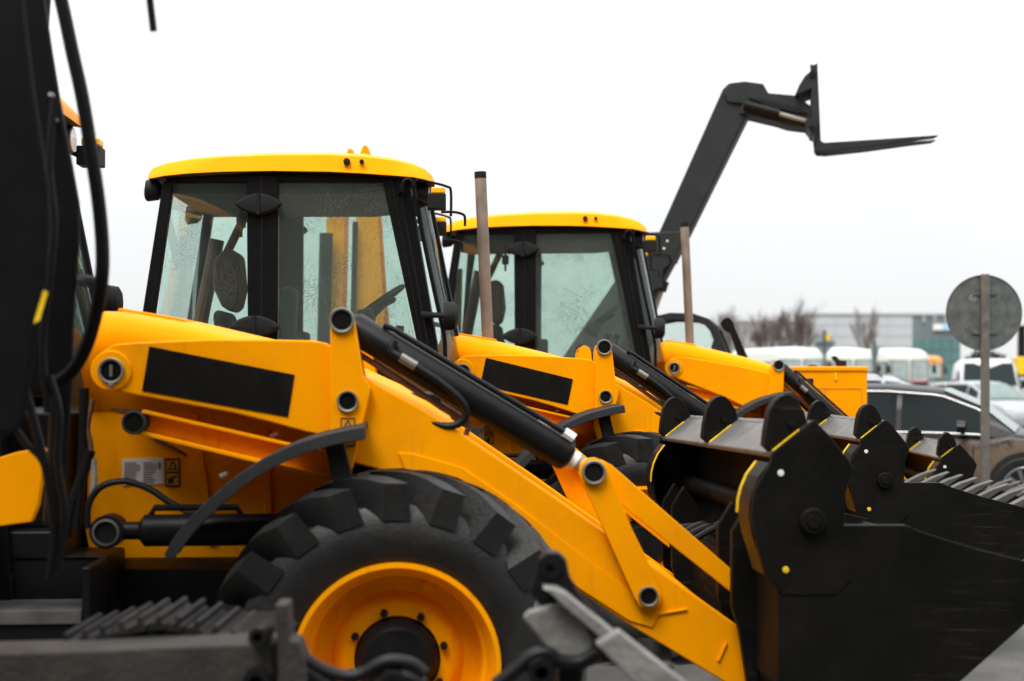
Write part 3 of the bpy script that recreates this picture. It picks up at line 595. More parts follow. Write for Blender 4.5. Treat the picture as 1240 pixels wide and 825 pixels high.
        l = MB(); l.tube(smooth_path([(B(x,y,-.82)[0], sd*.82, B(x,y,-.82)[1]) for x, y in ((502,226),(505,218),(518,220),(541,226),(546,232),(546,262))], 4), .008, 6); l.tube(smooth_path([(B(x,y,-.9)[0], sd*.90, B(x,y,-.9)[1]) for x, y in ((534,257),(550,257),(561,260),(563,265),(563,274))], 4), .008, 6); mbk = l.build('mirror_bracket', 'cab_black', cf)
        if door_open and sd == 1: bpy.data.objects.remove(mbk)
    # windscreen and rear screen
    a0, a1 = B(490,216), B(531,440)
    m = MB(); rws = []
    for k in range(9):
        yv = -.445+.89*k/8; fx = .14+.03*(1-(yv/.445)**2); rws.append([(a0[0]+fx*.9, yv, a0[1]-.02), (a1[0]+fx, yv, a1[1]), (a1[0]+fx+.01, yv, a1[1]-.55)])
    m.quadstrip(rws, 0, True); m.build('windscreen', 'cab_glass', root)
    r0, r1 = B(202,222), B(178,440)
    m = MB(); m.add([(r0[0], -.67, r0[1]), (r0[0], .67, r0[1]), (r1[0], .67, r1[1]), (r1[0], -.67, r1[1])], [[0,1,2,3]]); m.build('rear_screen', 'cab_glass', root)
    for a_, b_ in (((r0[0]-.02, -.67, r0[1]-.03), (r0[0]+.05, .67, r0[1]+.05)), ((a0[0]-.02, -.66, a0[1]-.03), (a0[0]+.13, .66, a0[1]+.04)), ((r1[0]-.04, -.67, 1.05), (r1[0]+.02, .67, r1[1]+.02)), ((a1[0], -.5, 1.05), (a1[0]+.12, .5, 1.35))):
        m = MB(); m.box(a_, b_); m.build('cab_cross_member', 'cab_black', root, .006)
    # roof cap
    top = [(178,213.5,2),(179,208,8),(184,202,14),(200,196,17.5),(230,190.5,20),(270,186.5,22),(330,183.5,24),(400,183,25.5),(440,185,25.5),(475,190,23),(500,197,18),(515,204,13.5),(523,211,8.5),(526,218,3)]
    rws = []
    for i, (x, yt, h) in enumerate(top):
        X, Z = B(x, yt-1.5, -.76); zb = B(x, yt+h+.5, -.76)[1]; e = min(i, len(top)-1-i); w = .80*(1, .975, .995, 1, 1, 1, 1)[min(6, e+1)] if e else .70
        if e == 0: w = .70
        if e == 1: w = .76
        if e == 2: w = .785
        r = [(X, -w*.97, zb)]
        for k in range(25):
            u = -1+2*k/24; uu = math.copysign(abs(u)**.55, u); r.append((X, w*uu, zb+(Z-zb)*(1-abs(uu)**9)**.28+.02*(1-uu*uu)*(1 if e > 1 else .3)))
        r.append((X, w*.97, zb)); rws.append(r)
    m = MB(); m.quadstrip(rws, 0, True, False)
    for r in (rws[0], rws[-1]): m.add(r, [list(range(len(r)))])
    m.add([r[0] for r in rws]+[r[-1] for r in reversed(rws)], [list(range(2*len(rws)))], 1)
    ro = m.build('cab_roof', ['roof_yellow', 'interior'], root, sharp=45)
    hl = MB(); hp = [(r[0][0], r[0][2]) for r in rws[2:-2]]; zz = min(p[1] for p in hp)
    hl.prism(BL([(196,214),(270,211),(330,209.5),(440,211.5),(500,216),(497,226),(440,232),(200,232)]), -.66, .66); hl.build('headliner', 'interior', root, .01)
    for x, y, r in ((420,196,.021), (438,196,.014)):
        X, Z = B(x, y, -.8); b = MB(); b.lathe(X, Z, [(r, -.785), (r, -.812), (r*.6, -.815), (0, -.812)], 14); b.build('roof_plug', 'black_plastic', ro)
    # interior
    m = MB(); sx = -1.30; m.box((sx-.20, -.25, 1.12), (sx+.25, .25, 1.45)); m.box((sx-.25, -.26, 1.45), (sx+.27, .26, 1.60)); st = m.build('seat', 'seat_fabric', root, .05, 3)
    m = MB(); m.prism([(sx-.24,1.58),(sx-.12,1.58),(sx-.20,2.10),(sx-.28,2.10)], -.25, .25); m.build('backrest', 'seat_fabric', st, .04, 3)
    m = MB(); q = [B(x,y,.0) for x, y in ((263,318),(272,306),(285,304),(293,310),(297,350),(292,372),(284,380),(272,372),(262,350))]; m.prism(q, -.15, .15); m.build('headrest', 'brown_trim', st, .04, 3)
    q = [B(x,y,.0) for x, y in ((258,320),(270,302),(287,300),(297,308),(300,350),(298,400),(284,400),(268,372),(258,348))]; m = MB(); m.prism(q, -.19, .19); m.build('plastic_cover', 'plastic_wrap', st, .05, 3) if False else None
    m = MB(); m.prism([B(x,y,0) for x, y in ((430,392),(445,372),(470,358),(480,361),(478,366),(466,372),(455,384),(450,400)) ], -.05, .05); m.prism([B(x,y,0) for x, y in ((436,378),(454,375),(456,390),(436,392))], -.30, -.12); m.tube([(B(462,366,0)[0]-.14, 0, B(462,366,0)[1]-.13), (B(462,366,0)[0], 0, B(462,366,0)[1])], .03, 8)
    cx2, cz2 = B(459,367,0); tilt = RD(35); ring = [(cx2+.19*cos(2*pi*k/24)*cos(tilt), .19*sin(2*pi*k/24), cz2+.19*cos(2*pi*k/24)*sin(tilt)) for k in range(25)]; m.tube(ring, .016, 8, caps=False); m.build('steering_wheel', 'interior', root, .008)
    m = MB(); q0 = B(350,410,.3); m.box((q0[0]-.1, .35, 1.5), (q0[0]+.12, .55, 1.98)); q0 = B(345,350,.3); m.prism([B(x,y,.3) for x, y in ((338,350),(352,346),(360,352),(358,410),(342,420))], .25, .40); m.build('side_console', 'interior', root, .02)
    m = MB(); 
    for k in range(2):
        q = B(466+k*14, 398, .1); m.tube([(q[0], .15*k, 1.5), (q[0]+.02, .15*k, q[1])], .012, 6); m.tube([(q[0]+.02, .15*k, q[1]-.02), (q[0]+.022, .15*k, q[1]+.02)], .028, 8)
    m.build('control_lever', 'interior', root)
    # slanting guard bars on the far rear quarter (visible through the glass)
    m = MB(); 
    for a_, b_, r in (((262,290),(232,440),.050), ((306,240),(277,300),.030), ((277,300),(262,330),.03)):
        p, q = B(*a_, .55), B(*b_, .55); m.tube([(p[0], .58, p[1]), (q[0], .58, q[1])], r, 10)
    m.build('rear_post', 'brown_trim', root)
    m = MB(); q = B(247,244,.1); m.tube([(q[0]-.09, .1, q[1]), (q[0], .1, q[1]+.02), (q[0]+.09, .1, q[1])], [.02,.04,.02], 10); m.tube([(q[0], .1, q[1]), (q[0], .1, q[1]+.13)], .012, 6); q = B(292,268,-.3); m.tube([(q[0], -.3, q[1]+.25), (q[0], -.3, q[1]-.1)], .01, 6); m.tube([(q[0], -.3, q[1]-.04), (q[0], -.3, q[1]+.04)], .03, 8); m.build('interior_mirror', 'interior', root)
    # exhaust
    if exhaust:
        p0, p1 = FB.loc(591,420,-.30), FB.loc(581.5,209,-.30)
        ex, ez = p1[0]-p0[0], p1[1]-p0[1]; E = lambda t: (p0[0]+ex*t, -.30, p0[1]+ez*t)
        m = MB(); m.tube([E(-.1), E(.5), E(.985), E(1)], [.037,.037,.037,.034], 24, 0, False); m.tube([E(1), E(.955)], [.0345,.033], 24, 1, False)
        c_ = E(.955); m.add([(c_[0]+.034*cos(2*pi*k/20), -.30+.034*sin(2*pi*k/20), c_[2]) for k in range(20)], [list(range(20))], 1)
        m.tube([E(.965), E(1.003)], [.0378,.0378], 24, 1, False)
        m.build('exhaust_pipe', ['exhaust', 'exhaust_in'], root)
    if boom:   # folded digger boom standing up behind the cab
        for yy in (-.14, .10):
            m = MB(); m.prism([FC.loc(x,y,0) for x, y in ((433,200),(439,193),(448,194),(456,212),(462,300),(470,420),(475,520),(436,520),(434,410),(434,290))], yy, yy+.05); bm_ = m.build('digger_boom', 'yellow_paint', root, .01)
        m = MB(); m.prism([FC.loc(x,y,0) for x, y in ((398,262),(412,200),(422,195),(420,300),(416,470),(396,520),(394,420))], -.10, .10); m.build('dipper_arm', 'yellow_paint', root, .01)
        m = MB(); p, q = FC.loc(408,290,0), FC.loc(404,460,0); m.tube([(p[0]-.06, -.2, p[1]), (q[0]-.06, -.2, q[1])], .06, 14); m.tube([(p[0]+.2, -.2, p[1]+.1), (q[0]+.2, -.2, q[1])], .025, 10); m.build('dipper_ram', 'black_paint', root)
        m = MB(); p = FC.loc(440,520,0); m.box((p[0]-.5, -.4, .4), (-1.95, .4, p[1]+.15)); m.build('kingpost_frame', 'yellow_paint', root, .02)
        for x, y in ((424,190), (442,186)):
            p = FC.loc(x, y, 0); m = MB(); m.prism([(p[0]-.05,p[1]-.06),(p[0]+.06,p[1]-.06),(p[0]+.025,p[1]+.03),(p[0]-.01,p[1]+.035)], -.04, .04); m.build('boom_lug', 'yellow_paint', root, .006)
    if door_open:
        m = MB(); pts = [(58,-60,4.35),(74,0,4.35),(88,65,4.35),(100,120,4.35),(113,200,4.35),(120,250,4.35),(124,300,4.35),(123,340,4.35),(115,385,4.38),(102,425,4.4),(84,452,4.42),(58,468,4.45)]
        ca, sa = cos(-fr.t), sin(-fr.t)
        def L3(x, y, Y): w = W(x, y, Y); dx, dy = w.x-fr.O[0], w.y-fr.O[1]; return (dx*ca-dy*sa, dx*sa+dy*ca, w.z)
        m.tube(smooth_path([L3(*p) for p in pts], 5), .021, 12); q = L3(58,468,4.45); m.tube([q, (q[0]-.16, -.72, q[2]+.02)], .016, 8); q = L3(60,-60,4.35); m.tube([q, (q[0]-.25, -.72, q[2]-.05)], .016, 8); q = L3(124,345,4.36); m.tube([q, L3(104,340,4.6), L3(95,340,5.0)], .02, 8)
        m.build('door_frame', 'cab_black', root)
        m = MB(); m.tube(smooth_path([L3(*p) for p in ((75,-75,4.35),(130,-70,4.3),(168,-58,4.25),(176,-40,4.2),(186,38,4.2))], 5), .011, 8); m.build('mirror_bracket', 'cab_black', root)
        def slab(pts, Y0, Y1, nm, mt, sh=-.10):
            m = MB(); a_ = [L3(x,y,Y0) for x, y in pts]; b_ = [(p[0]+sh, p[1]+(Y1-Y0), p[2]) for p in a_]; n = len(a_)
            m.add(a_+b_, [list(range(n)), list(range(2*n-1, n-1, -1))]+[[i, i+n, (i+1) % n+n, (i+1) % n] for i in range(n)]); return m.build(nm, mt, root, .02, 3)
        dp = slab([(-160,-80),(24,-80),(33,20),(44,110),(55,180),(62,235),(62,290),(58,345),(48,405),(40,450),(34,505),(20,528),(-160,535)], 3.75, 3.95, 'open_door', 'cab_black')
        q = [L3(x,y,3.745) for x, y in ((53,352),(58,354),(48,388),(41,392))]; m = MB(); m.add(q+[(p[0], p[1]-.003, p[2]) for p in q], [[4,5,6,7],[0,1,5,4],[1,2,6,5],[2,3,7,6],[3,0,4,7]]); m.build('door_sticker', 'mark_yellow', dp)
        p = slab([(0,-60),(48,-60),(55,0),(65,65),(74,120),(89,200),(97,245),(97,300),(93,345),(90,400),(88,470),(82,560),(74,640),(52,640),(58,540),(60,480),(20,480),(0,300),(0,100)], 4.55, 4.62, 'door_post', 'cab_black', -.02)
        for pts_, r_h in (([(30,470),(44,520),(58,580),(66,650),(60,700)], .014), ([(60,455),(72,500),(70,560),(78,620),(70,690)], .012), ([(8,500),(30,535),(52,560),(66,610)], .011), ([(66,120),(60,200),(66,270),(60,340),(52,420),(58,500)], .012)):
            m = MB(); m.tube(smooth_path([L3(x,y,4.3) for x, y in pts_], 5), r_h, 8); m.build('hydraulic_hose', 'hose_rubber', root)
        m = MB(); q = [L3(x,y,4.30) for x, y in ((36,-60),(48,20),(60,110),(72,200),(80,250))]; 
        for x, y in ((62,115),(66,145)):
            b = MB(); w = L3(x,y,4.53); b.tube([(w[0],w[1]+.02,w[2]),(w[0],w[1]-.012,w[2])], .008, 8); b.build('bolt', 'worn_steel', p)
        # door support leg down to the step so the panel is carried
    return root

machine(FA, 'yellow backhoe loader whose big front tyre and rim show, dark cab door open', 0, True, False, False, True, cdx=-.27, teeth=False)
machine(FB, 'yellow backhoe loader with exhaust stack and black name panel, between the other two loaders', -2.6, True, True, False)
machine(FC, 'yellow backhoe loader beside the telehandler, no black name panel on its arm', -11, False, True, True, cdx=-.055)
# ------------------------------------------------------------------ steel attachment frame in front of the tyre
ATT = empty('attachment_frame', (W(500,452,3.7).x, 3.7, 0))
tag(ATT, 'muddy grey steel attachment frame with pin lug and slanting flat bar', 'attachment')
def T(px, py, Y=3.7): w = W(px, py, Y); return (w.x-ATT.location.x, w.z)
def TL(p, Y=3.7): return [T(x, y, Y) for x, y in p]
def att(nm, pts, y0, y1, mt, bv=.006, Y=3.7):
    m = MB(); m.prism(TL(pts, Y), y0, y1); return m.build(nm, mt, ATT, bv, 3)
att('cross_beam', [(-80,786),(95,782),(250,775),(335,773),(338,850),(-80,860)], -.06, .10, 'beam_steel', .012)
att('upright', [(338,726),(353,726),(356,768),(366,770),(377,800),(380,860),(343,860),(342,775)], -.08, .02, 'beam_steel', .006)
lug = att('pin_lug', [(648,694),(652,676),(662,668),(676,668),(686,678),(690,698),(700,716),(735,760),(700,776),(660,740),(640,716)], -.02, .03, 'black_paint', .006)
x, z = T(666,687); m = MB(); m.lathe(x, z, [(.011,-.022),(.026,-.022),(.026,-.030),(.011,-.030)], 20); m.build('pin_bush', 'black_paint', lug)
att('flat_bar', [(656,706),(672,707),(684,713),(748,766),(738,776),(678,724),(668,714)], -.10, .0, 'muddy_steel', .004)
att('sloping_beam', [(717,767),(744,751),(838,825),(940,905),(858,905)], -.16, -.101, 'muddy_steel', .006)
att('side_plate', [(632,744),(640,736),(680,726),(705,748),(720,772),(716,786),(690,796),(668,790)], -.05, -.02, 'muddy_steel', .01)
for pts, r, mt in (([(375,795),(392,806),(418,814),(440,812),(462,800),(478,796),(500,800),(515,812)], .018, 'black_paint'), ([(372,806),(390,818),(405,830)], .02, 'hose_rubber'), ([(600,826),(625,806),(645,790),(662,787),(676,796),(700,798),(722,786)], .020, 'black_paint'), ([(460,830),(475,818),(495,816),(512,826)], .024, 'black_paint')):
    m = MB(); m.tube(smooth_path([(T(x,y)[0], -.05, T(x,y)[1]) for x, y in pts]), r, 10); m.build('hose', mt, ATT)
for x, y, r in ((320,764,.024), (318,816,.034), (655,806,.035), (480,822,.036)):
    X, Z = T(x, y); m = MB(); m.lathe(X, Z, [(r*.45,-.07),(r*.5,-.10),(r,-.10),(r*1.05,-.06),(r*1.05,.02),(0,.02)], 20); m.build('bush', 'black_paint', ATT)
for k in range(11):      # steel track shoes lying over the beam
    x = 96+k*21.5; f = lambda x: 770-24*math.exp(-((x-205)/75)**2); y = f(x); X, Z = T(x, y, 3.9); X2, Z2 = T(x+10, f(x+10), 3.9); a = atan2(Z2-Z, X2-X); ca_, sa_ = cos(a), sin(a)
    m = MB(); m.xf = (lambda X, Z, ca_, sa_: lambda p: (X+p[0]*ca_-p[2]*sa_, p[1], Z+p[0]*sa_+p[2]*ca_))(X, Z, ca_, sa_)
    m.prism([(-.022,-.02),(.022,-.02),(.022,.0),(.012,.004),(.010,.022),(-.002,.024),(-.006,.004),(-.022,.0)], .08, .40); m.prism([(-.026,-.045),(.026,-.045),(.026,-.021),(-.026,-.021)], .14, .20); m.prism([(-.026,-.045),(.026,-.045),(.026,-.021),(-.026,-.021)], .28, .34)
    m.build('track_shoe', 'clod', ATT, .004)
att('tray', [(80,790),(110,772),(310,772),(335,790)], .09, .42, 'black_paint', .01)
for x in (40, 300, 690, 800):
    X, Z = T(x, 800 if x < 500 else 770+ (x-690)*.3); m = MB(); m.box((X-.03, -.03, 0), (X+.03, .03, Z)); m.box((X-.09, -.08, 0), (X+.09, .08, .015)); m.build('leg', 'black_paint', ATT, .004)
X0, Z0 = T(-60, 850); X1, _ = T(900, 880); m = MB(); m.box((X0, -.03, .55), (X1, .03, .62)); m.build('lower_rail', 'black_paint', ATT, .004)

# ------------------------------------------------------------------ telehandler behind the row
FT = Frame(800, 15.0, -12, -.2)
TH = empty('telehandler', (FT.O[0], FT.O[1], 0), FT.t); tag(TH, 'telehandler with dark grey boom raised high above the cabs, pallet forks held level', 'telehandler')
def H(px, py, c=0): return FT.loc(px, py, c)
def HLs(p, c=0): return [H(x, y, c) for x, y in p]
def th(nm, pts, y0, y1, mt, par=None, bv=.008, c=None):
    m = MB(); m.prism(HLs(pts, (y0+y1)/2 if c is None else c), y0, y1); return m.build(nm, mt, par or TH, bv)
bm = th('boom', [(797,290),(876,112),(884,104),(925,106),(926,118),(916,122),(834,287),(735,470),(690,470)], -.17, .17, 'boom_grey', None, .02)
sl_ = th('boom_sleeve', [(782,284),(829,282),(831,291),(818,317),(806,328),(804,336),(803,350),(796,352),(770,400),(705,480),(660,470),(770,310)], -.21, .21, 'boom_grey', bm, .012)
th('seam_plate', [(783,313),(800,312),(810,314),(818,318),(819,316),(811,311),(800,309.5),(783,310.5)], -.216, .216, 'boom_grey', bm, .004)
for x, y in ((791,294),(808,292),(804,301),(787,303)):
    X, Z = H(x, y, -.22); m = MB(); m.lathe(X, Z, [(.013,-.212),(.012,-.222),(0,-.224)], 10); m.build('bolt', 'mark_white', bm)
m = MB(); p, q, r = H(803,340), H(799,352), H(784,395); m.tube([(p[0],0,p[1]),(q[0],0,q[1])], .07, 14); m.tube([(q[0],0,q[1]),(r[0],0,r[1])], .045, 14, 1); m.tube([(r[0],0,r[1]),(r[0]-.5,0,r[1]-.85)], .075, 14); m.build('lift_ram', ['boom_grey','worn_steel'], TH)
kn = th('boom_knuckle', [(878,118),(886,105),(903,103),(925,106),(931,117),(965,120),(985,135),(985,150),(975,158),(952,155),(940,151),(906,143),(896,142),(900,130),(882,128)], -.20, .20, 'boom_grey', bm, .012)
m = MB(); p, q = H(902,128,-.2), H(978,148,-.2); m.tube([(p[0],-.24,p[1]),(p[0]+(q[0]-p[0])*.55,-.24,p[1]+(q[1]-p[1])*.55)], .05, 12); m.tube([(p[0],-.24,p[1]),(q[0],-.24,q[1])], .026, 10, 1); m.build('crowd_ram', ['black_paint','zinc'], kn)
th('hose_guard', [(906,118),(930,121),(968,131),(978,138),(960,136),(925,127)], -.225, -.205, 'black_plastic', kn, .004)
cg = th('carriage', [(963,122),(968,110),(975,99),(982,93),(981,85),(985,86),(990,84),(991,150),(986,180),(984,166),(980,163),(975,157),(976,150),(983,150),(981,128),(983,114)], -.30, .30, 'boom_grey', bm, .006)
for yy in (-.20, .10):
    fk = MB(); fk.prism(HLs([(984.5,84),(990.5,84),(994,168),(998,170.5),(1060,166.5),(1110,163),(1138,161),(1132,164),(1100,168),(1050,175),(1000,180.5),(989,180),(985.5,176)], -.38), yy-.05, yy+.05); fk.build('fork', 'boom_grey', cg, .004)
for x, y in ((983,160),(984,95)): m = MB(); p = H(x,y,-.1); m.tube([(p[0],-.32,p[1]),(p[0],.32,p[1])], .033, 12); m.build('carriage_shaft', 'black_paint', cg)
# cab, body, engine cover, wheels
cb = MB(); hp = [(790,383),(812,378.5),(840,380),(858,386),(868,395),(880,425),(895,450),(900,520),(790,520)]
for c0, c1 in ((-.95, -.88), (-.20, -.13)):
    P_ = HLs([(790,384),(812,379),(840,380),(858,386),(868,395),(880,425),(895,450)], -.9); Q_ = HLs([(790,391),(812,387),(838,388),(853,393),(860,401),(871,428),(884,450)], -.9)
    for i in range(len(P_)-1): cb.prism([P_[i], P_[i+1], Q_[i+1], Q_[i]], c0, c1)
P_ = HLs([(790,384),(812,379),(840,380),(858,386),(868,395)], -.9); Q_ = [(x, z-.03) for x, z in P_]
for i in range(4): cb.prism([P_[i], P_[i+1], Q_[i+1], Q_[i]], -.88, -.20)
cbo = cb.build('cab_frame', 'boom_grey', TH, .006)
m = MB(); m.prism(HLs([(790,391),(812,387),(838,388),(853,393),(860,401),(871,428),(884,450),(790,450)], -.9), -.915, -.91); m.build('cab_window', 'cab_glass', cbo)
m = MB(); m.prism(HLs([(862,432),(862,420),(866,408),(870,410),(868,436)], -.5), -.6, -.4); m.build('seat', 'interior', cbo, .01)
bx0, bx1 = H(690,0)[0], H(1050,0,-.55)[0]
m = MB(); m.box((bx0-1.0, -.45, .55), (bx1+.2, .75, 1.05)); m.build('chassis', 'yellow_paint', TH, .02)
m = MB(); zt = H(0,450,-.9)[1]; xa, xb = H(770,0,-.9)[0], H(902,0,-.9)[0]; m.box((xa, -.94, .6), (xb, -.2, zt-.01)); m.build('cab_base', 'yellow_paint', TH, .02)
ec = MB(); x0, z1 = H(925,444,-.9); x1, _ = H(1050,444,-.9); ec.box((x0, -.94, .72), (x1, -.30, z1)); eco = ec.build('engine_cover', 'yellow_paint', TH, .02)
m = MB(); m.box((x0-.004, -.955, z1-.045), (x1+.012, -.29, z1-.004)); m.build('cover_rim', 'yellow_paint', eco, .008)
m = MB(); pxa = H(985,472,-.94)
for q in ([(975,470),(1044,470),(1044,471.2),(975,471.2)], [(1042.8,471),(1044,471),(1044,520),(1042.8,520)]): m.prism(HLs(q, -.945), -.9445, -.9405)
m.build('panel_seam', 'warn_orange', eco)
m = MB(); m.prism(HLs([(1010.5,452),(1013.5,452),(1013.5,461),(1010.5,461)], -.945), -.955, -.9405); m.build('latch', 'mark_yellow', eco, .004)
m = MB(); m.prism(HLs([(872,392),(876,386),(882,384),(888,390),(890,397),(905,432),(912,452),(900,452),(884,404),(876,400)], -.6), -.60, -.50); m.build('mirror_arm', 'black_paint', TH, .006)
m = MB(); p = H(1014,440,-.4); m.prism(HLs([(1006,432),(1012,431),(1017,436),(1025,437),(1025,447),(1014,447),(1012,440)], -.4), -.45, -.36); m.build('mirror', 'black_plastic', TH, .006)
m = MB(); m.prism(HLs([(978,444.5),(980,442),(988,442),(991,444.5)], -.6), -.7, -.6); m.build('filler_cap', 'black_plastic', TH, .004)
m = MB(); m.box((bx0-.9, -.3, 1.0), (bx0+.35, .35, 1.75)); m.build('boom_tower', 'yellow_paint', TH, .02)
for wxx in (bx0-.3, bx1-.15):
    for sd in (-1, 1):
        yy = .60 if sd > 0 else -.60; m = MB(); prof = [(.3,-.14),(.5,-.17),(.57,-.12),(.58,.12),(.5,.17),(.3,.14)]
        m.lathe(wxx, .58, [(r, yy+y) for r, y in prof], 36); wo_ = m.build('wheel', 'rubber', TH)
        m = MB(); m.lathe(wxx, .58, [(.31, yy+sd*.13),(.28, yy+sd*.05),(0, yy+sd*.06)], 28); m.lathe(wxx, .58, [(.31, yy-sd*.13),(.28, yy-sd*.05),(0, yy-sd*.06)], 28); m.build('rim', 'yellow_paint', wo_)

# ------------------------------------------------------------------ road vehicles
def wheel_small(root, x, y, sd, r, w=.2, spokes=10, rimmat='car_grey'):
    m = MB(); m.lathe(x, r, [(r*.66, y-sd*w), (r*.93, y-sd*w), (r, y-sd*(w-.03)), (r, y-sd*.03), (r*.94, y), (r*.70, y), (r*.66, y-sd*.01)], 36); wh = m.build('wheel', 'rubber', root)
    m = MB(); m.lathe(x, r, [(r*.70, y-sd*.003), (r*.66, y-sd*.010), (r*.62, y-sd*.018), (0, y-sd*.019)], 36, 1)
    m.lathe(x, r, [(r*.70, y), (r*.68, y+sd*.005), (r*.63, y-sd*.004), (r*.61, y-sd*.014)], 36, 0)
    for k in range(spokes):
        a = 2*pi*k/spokes; da = .10
        m.add([(x+r*.16*cos(a-.25), y-sd*.008, r+r*.16*sin(a-.25)), (x+r*.64*cos(a-da), y-sd*.006, r+r*.64*sin(a-da)), (x+r*.64*cos(a+da), y-sd*.006, r+r*.64*sin(a+da)), (x+r*.16*cos(a+.25), y-sd*.008, r+r*.16*sin(a+.25))], [[0,1,2,3]], 0)
    m.lathe(x, r, [(r*.2, y-sd*.016), (r*.18, y-sd*.004), (0, y-sd*.003)], 20, 0); m.build('rim', [rimmat, 'print_black'], wh)
def car(name, label, cat, loc, yaw, paint, L=4.7, w=.92, belt=1.0, roof=1.6, hood=.98, low=.24, st=None, wb=2.75, wr=.37, mud=None, chrome=False, rails=False, group=None, gl='auto_glass', rim='car_grey'):
    r = empty(name, loc, yaw); tag(r, label, cat, group)
    h = L/2
    # stations x: rear bumper .. front bumper (lower body)
    lows = [(-h, .55, .85), (-h+.05, .80, .93), (-h+.25, belt-.02, .97), (-h+.9, belt, 1), (0, belt-.01, 1), (h-1.35, belt-.04, 1), (h-1.1, hood+.01, 1), (h-.55, hood-.07, .97), (h-.2, hood-.16, .92), (h-.05, hood-.32, .85), (h, .55, .80)]
    rows = []
    for x, zt, k in lows:
        ww = w*k; rows.append([(x, -ww*.93, low), (x, -ww*.985, low+.12), (x, -ww, low+.32), (x, -ww*.985, zt-.10), (x, -ww*.955, zt-.02), (x, -ww*.90, zt), (x, 0, zt+.03), (x, ww*.90, zt), (x, ww*.955, zt-.02), (x, ww*.985, zt-.10), (x, ww, low+.32), (x, ww*.985, low+.12), (x, ww*.93, low)])
    m = MB(); m.quadstrip(rows, 0, True); m.add(rows[0], [list(range(13))]); m.add(rows[-1], [list(range(12,-1,-1))]); m.add([q[0] for q in rows]+[q[-1] for q in reversed(rows)], [list(range(22))])
    body = m.build('body', mud or paint, r, sharp=50)
    # greenhouse
    g0, g1, g2, g3, g4, g5 = -h+.10, -h+.55, -h+1.4, -h+2.3, h-2.0, h-1.02
    gs = [(g0, belt+.02), (g0+.18, belt+.30), (g1, roof-.09), (g1+.35, roof-.03), (g2, roof), (g3, roof+.005), (g4+.12, roof-.045), (g4+.58, roof-.24), (g5, belt+.0)]
    bz = belt-.02
    def side(x, zt, t, sd):
        wb_ = w*.945; wr_ = w*.945-.24*max(.02, (zt-bz))/(roof-bz); z = bz+(zt-bz)*t; return (x, sd*(wb_+(wr_-wb_)*t), z)
    rows = []
    for x, zt in gs:
        a = side(x, zt, .93, -1); rw = side(x, zt, 1, -1)
        rows.append([side(x, zt, 0, -1), side(x, zt, .5, -1), a, (x, rw[1]+.06, rw[2]), (x, 0, zt+.03*(zt-bz)/(roof-bz)), (x, -rw[1]-.06, rw[2]), (x, -a[1], a[2]), side(x, zt, .5, 1), side(x, zt, 0, 1)])
    m = MB(); m.quadstrip(rows, 0, True); m.add(rows[0], [list(range(9))]); m.build('cabin', paint, body, sharp=50)
    def zt_at(x):
        for (xa, za), (xb, zb) in zip(gs, gs[1:]):
            if xa <= x <= xb: return za+(zb-za)*(x-xa)/(xb-xa)
        return belt
    for sd in (-1, 1):
        for xs in ((g1-.10, g1+.72), (g1+.78, -h+2.42), (-h+2.48, h-1.40)):
            m = MB(); up, dn = [], []; n = 9
            for k in range(n+1):
                x = xs[0]+(xs[1]-xs[0])*k/n; zt = zt_at(x); a, b = side(x, zt, .10, sd), side(x, zt, .86, sd); o_ = .006
                dn.append((a[0], a[1]+sd*o_, a[2])); up.append((b[0], b[1]+sd*o_, max(b[2], a[2]+.01)))
            m.quadstrip([dn, up], 0, True); m.build('side_window', gl, body)
        if chrome:
            m = MB(); xs = [g1-.12+(h-1.34-(g1-.12))*k/24 for k in range(25)]; upr = [side(x, zt_at(x), .89, sd) for x in xs]; lo = [side(x, zt_at(x), .07, sd) for x in xs]
            m.tube([(p[0], p[1]+sd*.01, p[2]) for p in upr], .012, 6); m.tube([(p[0], p[1]+sd*.01, p[2]) for p in lo], .012, 6); m.tube([(upr[-1][0], upr[-1][1]+sd*.01, upr[-1][2]), (lo[-1][0], lo[-1][1]+sd*.01, lo[-1][2])], .012, 6); m.build('chrome_trim', 'chrome', body)
        if rails:
            m = MB(); m.tube([(g1+.2, sd*(w-.30), roof-.02), (g1+.35, sd*(w-.30), roof+.05), (g4-.3, sd*(w-.30), roof+.05), (g4-.15, sd*(w-.30), roof-.02)], .016, 6); m.build('roof_rail', 'black_plastic', body)
        m = MB(); mx_ = h-1.62; rws = []
        for k in range(13):
            a = 2*pi*k/12; rws.append([(mx_+.07, sd*(w+.10), belt+.10), (mx_+.05, sd*(w+.10+.09*cos(a)), belt+.10+.065*sin(a)), (mx_-.04, sd*(w+.10+.10*cos(a)), belt+.10+.075*sin(a)), (mx_-.05, sd*(w+.1), belt+.1)])
        m.quadstrip(rws); m.box((mx_-.02, min(sd*(w-.06), sd*w), belt+.02), (mx_+.03, max(sd*(w-.06), sd*(w+.04)), belt+.06)); m.build('wing_mirror', paint, body)
        for xx in (h-.92, h-.92-wb):
            m = MB(); m.lathe(xx, wr, [(0, sd*(w+.001)), (wr+.055, sd*(w+.001)), (wr+.055, sd*(w-.03))], 36); m.build('wheel_arch', 'print_black', body)
            wheel_small(r, xx, sd*(w+.022), sd, wr, .2, 10, rim)
        for xx in (-h+1.15+.25, -.1):
            p = MB(); p.tube([(xx, sd*(w*.985+.012), belt-.13), (xx+.09, sd*(w*.985+.035), belt-.125), (xx+.18, sd*(w*.985+.012), belt-.13)], .014, 6); p.build('door_handle', 'chrome' if chrome else paint, body)
